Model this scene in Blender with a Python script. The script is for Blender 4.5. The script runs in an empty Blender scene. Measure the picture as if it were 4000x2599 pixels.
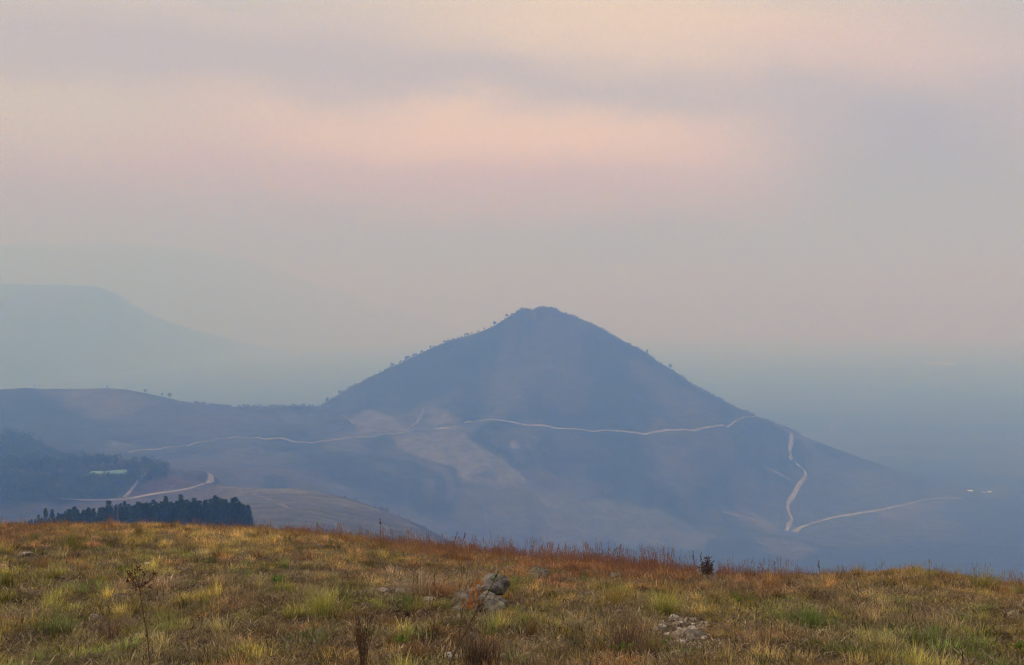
import bpy, bmesh, math, random
import numpy as np
from mathutils import Vector

random.seed(7)
rng = np.random.default_rng(7)
sc = bpy.context.scene
COL = sc.collection

# ------------------------------------------------------------------ camera
F = 4828.0            # focal length in photograph pixels (4000 wide)
HOR = 1250.0          # height of the true horizon in the photograph
cam_d = bpy.data.cameras.new('camera')
cam = bpy.data.objects.new('camera', cam_d)
COL.objects.link(cam)
cam.location = (0, 0, 0)
cam.rotation_euler = (math.radians(90) + math.atan((HOR - 1299.5) / F), 0, 0)
cam_d.sensor_width = 36.0
cam_d.lens = 36.0 * F / 4000.0
cam_d.clip_start = 0.1
cam_d.clip_end = 100000
sc.camera = cam

# ------------------------------------------------------------------ sky, sun, exposure
SUN_EL, SUN_AZ = math.radians(38), math.radians(-105)   # azimuth from +Y towards +X: the sun stands to the left, a little behind
world = bpy.data.worlds.new('World')
sc.world = world
world.use_nodes = True
nt = world.node_tree
nt.nodes.clear()


def N(tree, kind, **kw):
    n = tree.nodes.new(kind)
    for k, v in kw.items():
        setattr(n, k, v)
    return n


class G:
    """small helper to write node maths"""
    def __init__(self, tree):
        self.t = tree

    def link(self, a, b):
        self.t.links.new(a, b)

    def m(self, op, a, b=None, c=None, clamp=False):
        n = N(self.t, 'ShaderNodeMath', operation=op, use_clamp=clamp)
        for i, v in enumerate((a, b, c)):
            if v is None:
                continue
            if isinstance(v, (int, float)):
                n.inputs[i].default_value = v
            else:
                self.link(v, n.inputs[i])
        return n.outputs[0]

    def mix(self, fac, a, b, blend='MIX'):
        n = N(self.t, 'ShaderNodeMix', data_type='RGBA', blend_type=blend)
        n.clamp_factor = True
        for i, v in ((0, fac), (6, a), (7, b)):
            if isinstance(v, (int, float)):
                n.inputs[i].default_value = v
            elif isinstance(v, tuple):
                n.inputs[i].default_value = (*v[:3], 1)
            else:
                self.link(v, n.inputs[i])
        return n.outputs[2]

    def noise(self, vec, scale, detail=4, rough=.5, dist=0.0):
        n = N(self.t, 'ShaderNodeTexNoise')
        n.inputs['Scale'].default_value = scale
        n.inputs['Detail'].default_value = detail
        n.inputs['Roughness'].default_value = rough
        n.inputs['Distortion'].default_value = dist
        if vec is not None:
            self.link(vec, n.inputs['Vector'])
        return n.outputs['Fac']

    def ramp(self, fac, stops):
        n = N(self.t, 'ShaderNodeValToRGB')
        cr = n.color_ramp
        while len(cr.elements) < len(stops):
            cr.elements.new(.5)
        for e, (p, c) in zip(cr.elements, stops):
            e.position = p
            e.color = (*c, 1) if isinstance(c, tuple) else (c, c, c, 1)
        self.link(fac, n.inputs[0])
        return n.outputs[0]

    def comb(self, x, y, z):
        n = N(self.t, 'ShaderNodeCombineXYZ')
        for i, v in enumerate((x, y, z)):
            if isinstance(v, (int, float)):
                n.inputs[i].default_value = v
            else:
                self.link(v, n.inputs[i])
        return n.outputs[0]


g = G(nt)
SKY_K = 10.0     # the cloud colours below are radiances; the Background strength is 0.1
tc = N(nt, 'ShaderNodeTexCoord')
sep = N(nt, 'ShaderNodeSeparateXYZ')
g.link(tc.outputs['Generated'], sep.inputs[0])
dx, dy, dz = sep.outputs
nish = N(nt, 'ShaderNodeTexSky')
nish.sky_type = 'NISHITA'
nish.sun_disc = False
nish.sun_elevation = SUN_EL
nish.sun_rotation = SUN_AZ
nish.dust_density = 6.0
nish.air_density = 1.5
az = g.m('ARCTAN2', dx, dy)            # azimuth from the hill, to the right
el = g.m('ARCSINE', dz)
elp = g.m('MAXIMUM', el, 0.0)
# broad gradient of the overcast from the horizon up to the zenith
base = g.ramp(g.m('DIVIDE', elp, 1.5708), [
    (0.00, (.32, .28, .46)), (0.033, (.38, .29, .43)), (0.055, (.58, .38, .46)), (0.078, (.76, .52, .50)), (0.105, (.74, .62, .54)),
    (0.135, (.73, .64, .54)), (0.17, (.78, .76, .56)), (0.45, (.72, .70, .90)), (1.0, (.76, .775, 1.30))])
# long flat cloud banks, stretched along the horizon
warp = g.noise(g.comb(g.m('MULTIPLY', az, 3.0), g.m('MULTIPLY', el, 7.0), 3.1), 2.2, 5, .55)
cv = g.comb(g.m('MULTIPLY', az, 2.0), g.m('ADD', g.m('MULTIPLY', el, 9.0), g.m('MULTIPLY', warp, 1.2)), 0.7)
cl = g.noise(cv, 1.15, 5, .48, .35)
clm = g.ramp(cl, [(0.30, 0.0), (0.70, 1.0)])
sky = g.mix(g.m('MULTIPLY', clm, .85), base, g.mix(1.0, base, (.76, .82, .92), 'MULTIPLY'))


def bank(px, py, wx, wy, rot=0.0):
    """soft mask of one bank of cloud at the direction seen at (px, py)"""
    a0, e0 = math.atan((px - 2000) / F), math.atan((HOR - py) / F)
    u = g.m('SUBTRACT', az, a0)
    v = g.m('SUBTRACT', g.m('ADD', el, g.m('MULTIPLY', g.m('SUBTRACT', warp, .5), .065)), e0)
    c, s = math.cos(rot), math.sin(rot)
    uu = g.m('DIVIDE', g.m('ADD', g.m('MULTIPLY', u, c), g.m('MULTIPLY', v, s)), wx / F)
    vv = g.m('DIVIDE', g.m('SUBTRACT', g.m('MULTIPLY', v, c), g.m('MULTIPLY', u, s)), wy / F)
    r2 = g.m('ADD', g.m('MULTIPLY', uu, uu), g.m('MULTIPLY', vv, vv))
    ex = g.m('POWER', 2.71828, g.m('MULTIPLY', g.m('POWER', r2, 1.3), -.9))
    return g.m('MULTIPLY', ex, g.m('ADD', .55, g.m('MULTIPLY', cl, .9)), clamp=True)


for (px, py, wx, wy, rot, colr, amt) in [
        (1500, 600, 1500, 210, -.02, (1.04, .80, .45), .60),
        (2050, 540, 950, 150, -.04, (1.42, 1.26, .35), .75),
        (1900, 745, 1300, 110, -.02, (.88, .50, .55), .6),
        (2550, 120, 1000, 170, -.10, (1.14, 1.0, .40), .85),
        (60, 480, 600, 140, 0, (.86, .86, .25), .8),
        (2250, 340, 1000, 85, -.06, (.60, .53, .54), .65),
        (900, 250, 1000, 110, .02, (.60, .52, .52), .5),
        (3600, 720, 540, 290, -.35, (.34, .27, .48), .80),
        (3900, 900, 700, 200, 0, (.42, .30, .44), .65),
        (3350, 230, 500, 110, -.1, (.95, .66, .6), .4)]:
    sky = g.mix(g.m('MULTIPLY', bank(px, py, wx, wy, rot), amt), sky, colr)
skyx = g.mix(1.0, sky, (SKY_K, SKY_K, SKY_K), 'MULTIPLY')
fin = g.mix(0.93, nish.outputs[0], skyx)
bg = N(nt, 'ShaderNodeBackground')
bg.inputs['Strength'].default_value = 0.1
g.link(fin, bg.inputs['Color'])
wo = N(nt, 'ShaderNodeOutputWorld')
g.link(bg.outputs[0], wo.inputs['Surface'])
world.cycles.sampling_method = 'MANUAL'
world.cycles.sample_map_resolution = 512

sun_d = bpy.data.lights.new('sun', 'SUN')
sun_d.energy = 1.5
sun_d.angle = math.radians(10)
sun_d.color = (1.0, .88, .74)
sun = bpy.data.objects.new('sun', sun_d)
COL.objects.link(sun)
sdir = Vector((math.sin(SUN_AZ) * math.cos(SUN_EL), math.cos(SUN_AZ) * math.cos(SUN_EL), math.sin(SUN_EL)))
sun.rotation_euler = sdir.to_track_quat('Z', 'Y').to_euler()

sc.view_settings.view_transform = 'Standard'
sc.view_settings.look = 'None'
sc.view_settings.gamma = 1
sc.view_settings.exposure = 0.03
sc.view_settings.use_curve_mapping = False
sc.render.engine = 'CYCLES'
sc.cycles.max_bounces = 12
sc.cycles.diffuse_bounces = 2
sc.cycles.glossy_bounces = 1
sc.cycles.transmission_bounces = 2
sc.cycles.transparent_max_bounces = 8
sc.cycles.volume_bounces = 10
sc.cycles.use_denoising = True
sc.cycles.filter_width = 1.15
sc.cycles.sample_clamp_indirect = 4.0
try:
    sc.cycles.denoising_prefilter = 'FAST'
except Exception:
    pass


# ------------------------------------------------------------------ tagging
def tag(o, label=None, cat=None, group=None, kind=None):
    if label:
        o['label'] = label
    if cat:
        o['category'] = cat
    if group:
        o['group'] = group
    if kind:
        o['kind'] = kind
    return o


def empty(name, loc):
    o = bpy.data.objects.new(name, None)
    o.empty_display_size = .2
    o.location = loc
    COL.objects.link(o)
    return o


def mesh_np(name, V, Fc, mats=(), smooth=True, cols=None, cname='cover'):
    me = bpy.data.meshes.new(name)
    V = np.asarray(V, dtype=np.float32)
    Fc = np.asarray(Fc, dtype=np.int32)
    n, k = Fc.shape
    me.vertices.add(len(V))
    me.vertices.foreach_set('co', V.ravel())
    me.loops.add(n * k)
    me.loops.foreach_set('vertex_index', Fc.ravel())
    me.polygons.add(n)
    me.polygons.foreach_set('loop_start', np.arange(0, n * k, k, dtype=np.int32))
    me.update(calc_edges=True)
    me.polygons.foreach_set('use_smooth', np.full(n, smooth))
    for m in mats:
        me.materials.append(m)
    if cols is not None:
        a = me.color_attributes.new(cname, 'FLOAT_COLOR', 'POINT')
        c = np.ones((len(V), 4), dtype=np.float32)
        c[:, :3] = cols
        a.data.foreach_set('color', c.ravel())
    return me


def link(name, me, parent=None, loc=None):
    o = bpy.data.objects.new(name, me)
    COL.objects.link(o)
    if parent is not None:
        o.parent = parent
    if loc is not None:
        o.location = loc
    return o


# ------------------------------------------------------------------ numeric noise
def vnoise(x, y, seed=0):
    xi = np.floor(x).astype(np.int64)
    yi = np.floor(y).astype(np.int64)
    fx, fy = x - xi, y - yi
    fx = fx * fx * fx * (fx * (fx * 6 - 15) + 10)
    fy = fy * fy * fy * (fy * (fy * 6 - 15) + 10)

    def h(a, b):
        v = (a * 374761393 + b * 668265263 + seed * 1274126177) & 0xFFFFFFFF
        v = ((v ^ (v >> 13)) * 1274126177) & 0xFFFFFFFF
        v = ((v ^ (v >> 16)) * 2246822519) & 0xFFFFFFFF
        return ((v ^ (v >> 15)) & 0xFFFFFF) / float(0xFFFFFF)
    return (h(xi, yi) * (1 - fx) + h(xi + 1, yi) * fx) * (1 - fy) + (h(xi, yi + 1) * (1 - fx) + h(xi + 1, yi + 1) * fx) * fy


def fbm(x, y, octv=4, seed=0, gain=.5):
    s, a, t = 0, 1.0, 0
    x = np.asarray(x, float)
    y = np.asarray(y, float)
    for i in range(octv):
        s = s + a * vnoise(x * 2 ** i + 17.3 * i, y * 2 ** i - 9.1 * i, seed + i)
        t += a
        a *= gain
    return s / t          # 0..1


def sstep(x, a, b):
    t = np.clip((x - a) / (b - a), 0, 1)
    return t * t * (3 - 2 * t)


# ------------------------------------------------------------------ heights
# brow of the foreground hill as seen: (px, py of the soil at the brow)
BR = np.array([(-1500, 2050), (0, 2068), (300, 2062), (600, 2064), (950, 2078), (1200, 2098), (1500, 2140), (1800, 2172),
               (2100, 2205), (2400, 2232), (2700, 2258), (2900, 2272), (3100, 2272), (3300, 2262), (3450, 2250),
               (3560, 2244), (3680, 2256), (3800, 2284), (4000, 2312), (5500, 2420)], float)
BA = (BR[:, 0] - 2000) / F
BT = (BR[:, 1] - HOR) / F
Z0 = 1.6
QB = (2599 - HOR) / F


def _sc(t):
    # s + 2 sqrt(Z0 c) = t ;  Z0/9 + s + 9c = QB
    k = QB - Z0 / 9
    u = (2 * math.sqrt(Z0) - np.sqrt(np.maximum(4 * Z0 - 36 * (t - k), .05))) / 18
    return t - 2 * math.sqrt(Z0) * u, u * u


def H_fore(x, y):
    x = np.asarray(x, float)
    y = np.asarray(y, float)
    a = np.clip(x / np.maximum(y, 3.0), -.7, .7)
    t = np.interp(a, BA, BT)
    s, c = _sc(t)
    yp = np.maximum(y, 0)
    yq = np.minimum(yp, 120)
    z = -(Z0 + s * yp + c * yq * yq + c * 2 * 120 * (yp - yq) * .5)
    z = z + np.minimum(-np.minimum(y, 0), 400) * .08
    near = sstep(np.hypot(x, y), 90, 50)
    bump = (fbm(x * 1.1, y * 1.1, 3, 11) - .5) * .16 + (fbm(x * 4.5, y * 4.5, 3, 5) - .5) * .07
    return z + bump * near


def P(px, py, Y):
    return ((px - 2000) / F * Y, Y, -(py - HOR) / F * Y)


CT = []
for c in [  # cone: skyline left and right
        (2120, 1200, 2500), (2060, 1207, 2500), (1990, 1213, 2500), (1900, 1262, 2500), (1800, 1307, 2500), (1700, 1347, 2500), (1600, 1402, 2490),
        (1500, 1452, 2480), (1400, 1512, 2470), (1300, 1577, 2450),
        (2190, 1213, 2500), (2300, 1262, 2500), (2400, 1320, 2500), (2500, 1374, 2500), (2600, 1440, 2500), (2700, 1502, 2500), (2800, 1557, 2500),
        (2900, 1607, 2500), (3000, 1652, 2500), (3100, 1692, 2500), (3250, 1747, 2500), (3400, 1802, 2500), (3600, 1862, 2500),
        # face of the cone
        (2120, 1330, 2390), (1900, 1400, 2390), (2350, 1420, 2390), (2100, 1500, 2270), (1700, 1500, 2370), (2500, 1540, 2320), (2750, 1600, 2350),
        (1500, 1580, 2330),
        # ridge on the left
        (-1500, 1500, 2300), (-700, 1515, 2300), (0, 1522, 2300), (100, 1519, 2300), (300, 1521, 2300), (480, 1521, 2300), (600, 1546, 2300), (750, 1576, 2300),
        (900, 1590, 2310), (1100, 1592, 2330), (1265, 1592, 2400),
        (0, 1640, 2050), (300, 1640, 2100), (600, 1650, 2100), (900, 1660, 2130), (-700, 1640, 2050),
        # the track round the hill
        (500, 1765, 1840), (700, 1745, 1900), (830, 1720, 1960), (950, 1708, 2000), (1100, 1712, 2020), (1330, 1716, 2040), (1600, 1685, 2100), (1780, 1665, 2130),
        (1900, 1640, 2160), (2200, 1675, 2140), (2400, 1684, 2140), (2600, 1681, 2150), (2780, 1669, 2190), (2960, 1627, 2400),
        # slopes below it
        (400, 1790, 1650), (700, 1800, 1700), (1000, 1790, 1850), (1200, 1900, 1600), (900, 1875, 1540), (1400, 1850, 1820), (1500, 2000, 1720),
        (1800, 1800, 1960), (1800, 2000, 1780), (2000, 2100, 1750), (2200, 1850, 1980), (2200, 2000, 1850), (2600, 1800, 2100), (2600, 1950, 1960),
        (2600, 2100, 1850), (3000, 1750, 2270), (3000, 1900, 2170), (3000, 2050, 2050), (3300, 1850, 2420), (3300, 2000, 2200), (1700, 2150, 1600),
        (2300, 2250, 1650), (3080, 2082, 1996),
        # plateau with the farm trees and the bend of the road
        (0, 1975, 1130), (250, 1977, 1130), (480, 1967, 1150), (640, 1947, 1160), (825, 1885, 1235), (812, 1874, 1268), (660, 1882, 1290),  (100, 1800, 1480), (50, 1725, 1640),
        (400, 1845, 1370), (650, 1850, 1410), (-700, 1800, 1400), (-700, 1975, 1130), (-700, 1720, 1700),
        # grassy shoulder in front of it, with the pines
        (860, 1898, 1225), (1000, 1906, 1150), (1200, 1926, 1060), (1400, 1972, 980), (850, 1950, 1060), (760, 1965, 1070), (680, 1990, 1040), (1000, 1950, 990), (1500, 2012, 960), (1600, 2062, 930), (1720, 2110, 900),
        (1000, 2000, 850), (1300, 2060, 800), (900, 2085, 740), (500, 2095, 740), (500, 2010, 900), (100, 2100, 740), (100, 2040, 900), (-700, 2090, 740),
        (960, 2085, 380), (700, 2078, 385), (400, 2076, 385), (100, 2085, 385), (-300, 2090, 385), (1100, 2120, 370), (1300, 2190, 360),
        ]:
    CT.append(P(*c))
for px in (800, 1000, 1200, 1400, 1550, 1700):            # hollow behind the shoulder
    CT.append(((px - 2000) / F * 1280, 1280, -205 - (px - 800) * .05))
for x, y, z in [(-130, 300, -54), (-60, 300, -60), (0, 300, -72), (250, 300, -100), (0, 450, -125), (-600, 300, -50), (600, 300, -110), (600, 500, -180), (100, 520, -165), (-120, 560, -112),
                (-800, 500, -92), (-350, 520, -98), (-200, 540, -104), (250, 750, -240), (700, 750, -250), (0, 800, -215), (100, 1000, -265), (500, 1100, -315), (1200, 1000, -320), (0, 1250, -270), (300, 1400, -338)]:
    CT.append((x, y, z))
for x, y in [(900, 1500), (1500, 1500), (700, 1850), (1000, 2000), (1500, 2000), (950, 2600), (1400, 2600), (700, 3000), (1500, 3100), (600, 1700), (800, 2300), (1700, 2500), (1700, 1000)]:
    CT.append((x, y, -344))
for x in (-1700, -1100, -500, 0, 500, 1100, 1700):
    CT.append((x, 3400, -344))
    CT.append((x, 3900, -344))
for x, y, z in [(60, 2850, -190), (-200, 2800, -240), (-500, 2700, -260), (-900, 2700, -260), (-1500, 2700, -260), (300, 2850, -280)]:
    CT.append((x, y, z))
CT = np.array(CT)
XY = CT[:, :2] / 1000


def _phi(r2):
    return .5 * r2 * np.log(r2 + 1e-9)


_n = len(XY)
K = _phi(((XY[:, None] - XY[None]) ** 2).sum(-1)) + np.eye(_n) * 2e-5
A = np.zeros((_n + 3, _n + 3))
A[:_n, :_n] = K
A[:_n, _n] = 1
A[:_n, _n + 1:] = XY
A[_n:, :_n] = A[:_n, _n:].T
TPS = np.linalg.solve(A, np.concatenate([CT[:, 2], np.zeros(3)]))


def H_tps(x, y):
    x = np.clip(np.asarray(x, float), -1700, 1700) / 1000
    y = np.clip(np.asarray(y, float), 280, 3900) / 1000
    o = np.full(x.shape, TPS[_n])
    o = o + TPS[_n + 1] * x + TPS[_n + 2] * y
    for i in range(_n):
        o += TPS[i] * _phi((x - XY[i, 0]) ** 2 + (y - XY[i, 1]) ** 2)
    return np.maximum(o, -349)


def H(x, y):
    x = np.asarray(x, float)
    y = np.asarray(y, float)
    r = np.hypot(x, y)
    hf = H_fore(x, y)
    ht = H_tps(x, y)
    # the open plain takes over far out
    w = sstep(y, 3300, 3900)
    ht = ht * (1 - w) + -344 * w
    wl = sstep(np.abs(x), 2600, 4200)
    ht = ht * (1 - wl) + -344 * wl
    rel = sstep(ht, -346, -300)
    amp = sstep(r, 250, 1200) * (.30 + .70 * sstep(y, 1450, 1950))
    gul = 1 - np.abs(2 * fbm(x / 90, y / 130, 3, 31) - 1)
    ht = ht + amp * rel * ((fbm(x / 160, y / 160, 4, 21) - .5) * 16 - (gul - .75) * 13 + (fbm(x / 22, y / 22, 3, 41) - .5) * 3.0)
    ht = ht + amp * (1 - rel) * ((fbm(x / 400, y / 400, 3, 51) - .5) * 10)
    wb = sstep(y / np.maximum(r, 1), -.25, .15)
    ht = ht * wb + hf * (1 - wb)
    w = sstep(np.log(np.maximum(r, 1)), math.log(80), math.log(280))
    return hf * (1 - w) + ht * w


# polar grid of the far country
th_in = np.arange(-.50, .5001, .0014)
th_out = np.concatenate([np.linspace(.52, 1.2, 60), np.linspace(1.25, math.pi, 40)])
TH = np.concatenate([-th_out[::-1], th_in, th_out])
RR = np.exp(np.concatenate([np.arange(math.log(62), math.log(1000), .016), np.arange(math.log(1000), math.log(2900), .0036),
                            np.arange(math.log(2900), math.log(25000), .02)]))
TG, RG = np.meshgrid(TH, RR)
XG, YG = RG * np.sin(TG), RG * np.cos(TG)
ZG = H(XG, YG)
SKY = np.array([(0, 1522), (100, 1516), (150, 1519), (300, 1520), (420, 1517), (490, 1522), (560, 1535), (640, 1552), (700, 1566), (800, 1580), (900, 1590), (1000, 1588), (1100, 1588), (1254, 1587),
                (1320, 1546), (1377, 1509), (1484, 1456), (1582, 1411), (1681, 1362), (1763, 1330), (1870, 1299), (1935, 1273), (1976, 1244), (2034, 1210), (2062, 1206), (2083, 1213), (2095, 1202),
                (2157, 1200), (2198, 1222), (2255, 1241), (2321, 1267), (2386, 1307), (2452, 1341), (2526, 1380), (2567, 1412), (2633, 1449), (2715, 1510), (2797, 1551), (2879, 1592), (2961, 1629),
                (3060, 1666), (3125, 1699), (3250, 1747), (3400, 1802), (3600, 1862)], float)
_cols = np.where((np.tan(TH) * F + 2000 > 0) & (np.tan(TH) * F + 2000 < 3600) & (np.abs(TH) < .6))[0]
_band = np.where((RR > 1900) & (RR < 2900))[0]
for _it in range(3):
    for _j in _cols:
        _py = HOR - ZG[_band, _j] / YG[_band, _j] * F
        _i = _band[int(np.argmin(_py))]
        _want = np.interp(2000 + math.tan(TH[_j]) * F, SKY[:, 0], SKY[:, 1])
        _dz = (_py.min() - _want) / F * YG[_i, _j]
        ZG[:, _j] += _dz * np.exp(-((RR - RR[_i]) / 170) ** 2)
PYG = HOR - ZG / np.maximum(YG, 1e-3) * F          # where each point shows, for the land-cover map
PXG = 2000 + XG / np.maximum(YG, 1e-3) * F


def hit(px, py, rmin=100):
    """first point of the country on the line of sight through (px, py)"""
    th = math.atan((px - 2000) / F)
    j = np.searchsorted(TH, th)
    f = (th - TH[j - 1]) / (TH[j] - TH[j - 1])
    z = ZG[:, j - 1] * (1 - f) + ZG[:, j] * f
    pyc = HOR - z / (RR * math.cos(th)) * F
    ok = np.where((pyc <= py) & (RR > rmin))[0]
    i = ok[0] if len(ok) else int(np.argmin(np.where(RR > rmin, pyc, 1e9)))
    if i == 0:
        r = RR[0]
    else:
        d = pyc[i - 1] - pyc[i]
        k = 1.0 if abs(d) < 1e-6 else np.clip((pyc[i - 1] - py) / d, 0, 1)
        r = RR[i - 1] + (RR[i] - RR[i - 1]) * k
    return r * math.sin(th), r * math.cos(th)


def gz(x, y):
    """height of the built mesh"""
    th, r = math.atan2(x, y), math.hypot(x, y)
    j = min(max(np.searchsorted(TH, th), 1), len(TH) - 1)
    i = min(max(np.searchsorted(RR, r), 1), len(RR) - 1)
    f = (th - TH[j - 1]) / (TH[j] - TH[j - 1])
    k = (r - RR[i - 1]) / (RR[i] - RR[i - 1])
    return float((ZG[i - 1, j - 1] * (1 - f) + ZG[i - 1, j] * f) * (1 - k) + (ZG[i, j - 1] * (1 - f) + ZG[i, j] * f) * k)


def fore_hit(px, py):
    ys = np.arange(4, 60, .05)
    xs = (px - 2000) / F * ys
    z = H_fore(xs, ys)
    pyc = HOR - z / ys * F
    ok = np.where(pyc <= py)[0]
    i = ok[0] if len(ok) else int(np.argmin(pyc))
    return Vector((xs[i], ys[i], z[i]))


# ------------------------------------------------------------------ materials
def new_mat(name):
    m = bpy.data.materials.new(name)
    m.use_nodes = True
    t = m.node_tree
    b = t.nodes['Principled BSDF']
    b.inputs['Specular IOR Level'].default_value = .15
    b.inputs['Roughness'].default_value = .95
    return m, G(t), b


def simple_mat(name, c1, c2, scale=8, rough=.9, bump=0.0, coords='Object'):
    m, g, b = new_mat(name)
    tcn = N(g.t, 'ShaderNodeTexCoord')
    n = g.noise(tcn.outputs[coords], scale, 5, .6)
    g.link(g.mix(g.ramp(n, [(.3, 0.0), (.7, 1.0)]), c1, c2), b.inputs['Base Color'])
    b.inputs['Roughness'].default_value = rough
    if bump:
        bp = N(g.t, 'ShaderNodeBump')
        bp.inputs['Strength'].default_value = bump
        bp.inputs['Distance'].default_value = .02
        g.link(n, bp.inputs['Height'])
        g.link(bp.outputs[0], b.inputs['Normal'])
    return m


# far country: land-cover colour from the vertex map, scrub speckle and relief from noise
M_far, g, b = new_mat('hill_country')
geo = N(g.t, 'ShaderNodeNewGeometry')
at = N(g.t, 'ShaderNodeAttribute', attribute_name='cover')
n1 = g.noise(geo.outputs['Position'], .045, 6, .65)
n2 = g.noise(geo.outputs['Position'], .22, 4, .6)
v1 = g.ramp(n1, [(.30, .45), (.70, 1.55)])
v2 = g.ramp(n2, [(.32, .7), (.68, 1.3)])
c = g.mix(1.0, at.outputs['Color'], v1, 'MULTIPLY')
c = g.mix(1.0, c, v2, 'MULTIPLY')
g.link(c, b.inputs['Base Color'])
bp = N(g.t, 'ShaderNodeBump')
bp.inputs['Strength'].default_value = .9
bp.inputs['Distance'].default_value = 3.0
g.link(g.m('ADD', n1, g.m('MULTIPLY', n2, .5)), bp.inputs['Height'])
g.link(bp.outputs[0], b.inputs['Normal'])

# soil and litter of the foreground
M_soil, g, b = new_mat('stony_soil')
geo = N(g.t, 'ShaderNodeNewGeometry')
pos = geo.outputs['Position']
na = g.noise(pos, 1.3, 5, .6)
nb = g.noise(pos, 14, 6, .7)
nc = g.noise(pos, 70, 3, .7)
c = g.mix(g.ramp(na, [(.35, 0.0), (.65, 1.0)]), (.055, .038, .024), (.13, .092, .056))
c = g.mix(g.m('MULTIPLY', g.ramp(nb, [(.45, 0.0), (.62, 1.0)]), .8), c, (.20, .145, .085))
c = g.mix(g.ramp(nb, [(.30, 1.0), (.42, 0.0)]), c, (.035, .026, .018))
c = g.mix(g.m('MULTIPLY', g.ramp(nc, [(.60, 0.0), (.70, 1.0)]), .6), c, (.30, .25, .18))
g.link(c, b.inputs['Base Color'])
bp = N(g.t, 'ShaderNodeBump')
bp.inputs['Strength'].default_value = 1
bp.inputs['Distance'].default_value = .05
g.link(g.m('ADD', nb, g.m('MULTIPLY', nc, .4)), bp.inputs['Height'])
g.link(bp.outputs[0], b.inputs['Normal'])

M_road, g, b = new_mat('pale_dirt')
geo = N(g.t, 'ShaderNodeNewGeometry')
nr = g.noise(geo.outputs['Position'], .05, 4, .6)
nr2 = g.noise(geo.outputs['Position'], .4, 3, .6)
c = g.mix(g.ramp(nr, [(.35, 0.0), (.65, 1.0)]), (.22, .185, .14), (.41, .365, .29))
c = g.mix(g.m('MULTIPLY', g.ramp(nr2, [(.5, 0.0), (.7, 1.0)]), .5), c, (.30, .20, .14))
g.link(c, b.inputs['Base Color'])
M_track, g, b = new_mat('worn_track_dirt')
geo = N(g.t, 'ShaderNodeNewGeometry')
nr = g.noise(geo.outputs['Position'], .03, 4, .6)
c = g.mix(g.ramp(nr, [(.42, 0.0), (.58, 1.0)]), (.10, .085, .06), (.24, .19, .14))
g.link(c, b.inputs['Base Color'])

# rock: grey quartzite with lichen and dark cracks
M_rock, g, b = new_mat('lichened_rock')
tcn = N(g.t, 'ShaderNodeTexCoord')
geo = N(g.t, 'ShaderNodeNewGeometry')
na = g.noise(geo.outputs['Position'], 9, 6, .65)
nb = g.noise(geo.outputs['Position'], 45, 5, .7)
nl = g.noise(geo.outputs['Position'], 22, 3, .5)
c = g.mix(g.ramp(na, [(.35, 0.0), (.65, 1.0)]), (.12, .10, .078), (.30, .265, .205))
c = g.mix(g.ramp(nb, [(.34, 1.0), (.46, 0.0)]), c, (.05, .042, .035))
c = g.mix(g.m('MULTIPLY', g.ramp(nl, [(.57, 0.0), (.66, 1.0)]), .5), c, (.30, .31, .21))
g.link(c, b.inputs['Base Color'])
bp = N(g.t, 'ShaderNodeBump')
bp.inputs['Strength'].default_value = 1
bp.inputs['Distance'].default_value = .02
g.link(g.m('ADD', na, g.m('MULTIPLY', nb, .6)), bp.inputs['Height'])
g.link(bp.outputs[0], b.inputs['Normal'])
M_pale = simple_mat('pale_stone', (.38, .33, .25), (.74, .70, .60), 30, .9, .6)
M_grave = simple_mat('gravel_stone', (.17, .13, .09), (.42, .35, .26), 25, .9, .3)
M_earth = simple_mat('dug_earth', (.035, .022, .016), (.12, .075, .05), 12, 1, .8)


def leafy(name, c1, c2, transl=.25, scale=3.0, tint=False):
    """leaves and blades: per-piece colour in 'blade', plus the tint of each scattered clump"""
    m = bpy.data.materials.new(name)
    m.use_nodes = True
    t = m.node_tree
    t.nodes.clear()
    g = G(t)
    at = N(t, 'ShaderNodeAttribute', attribute_name='blade')
    if tint:
        ai = N(t, 'ShaderNodeAttribute', attribute_name='tint', attribute_type='INSTANCER')
        c = g.mix(1.0, ai.outputs['Color'], at.outputs['Color'], 'MULTIPLY')
    else:
        oi = N(t, 'ShaderNodeObjectInfo')
        geo = N(t, 'ShaderNodeNewGeometry')
        f = g.m('ADD', g.m('MULTIPLY', oi.outputs['Random'], .6), g.m('MULTIPLY', g.noise(geo.outputs['Position'], scale, 2), .4))
        c = g.mix(f, c1, c2)
        c = g.mix(1.0, c, at.outputs['Color'], 'MULTIPLY')
    d = N(t, 'ShaderNodeBsdfDiffuse')
    tr = N(t, 'ShaderNodeBsdfTranslucent')
    g.link(c, d.inputs[0])
    g.link(c, tr.inputs[0])
    mx = N(t, 'ShaderNodeMixShader')
    mx.inputs[0].default_value = transl
    g.link(d.outputs[0], mx.inputs[1])
    g.link(tr.outputs[0], mx.inputs[2])
    o = N(t, 'ShaderNodeOutputMaterial')
    g.link(mx.outputs[0], o.inputs[0])
    return m


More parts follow.
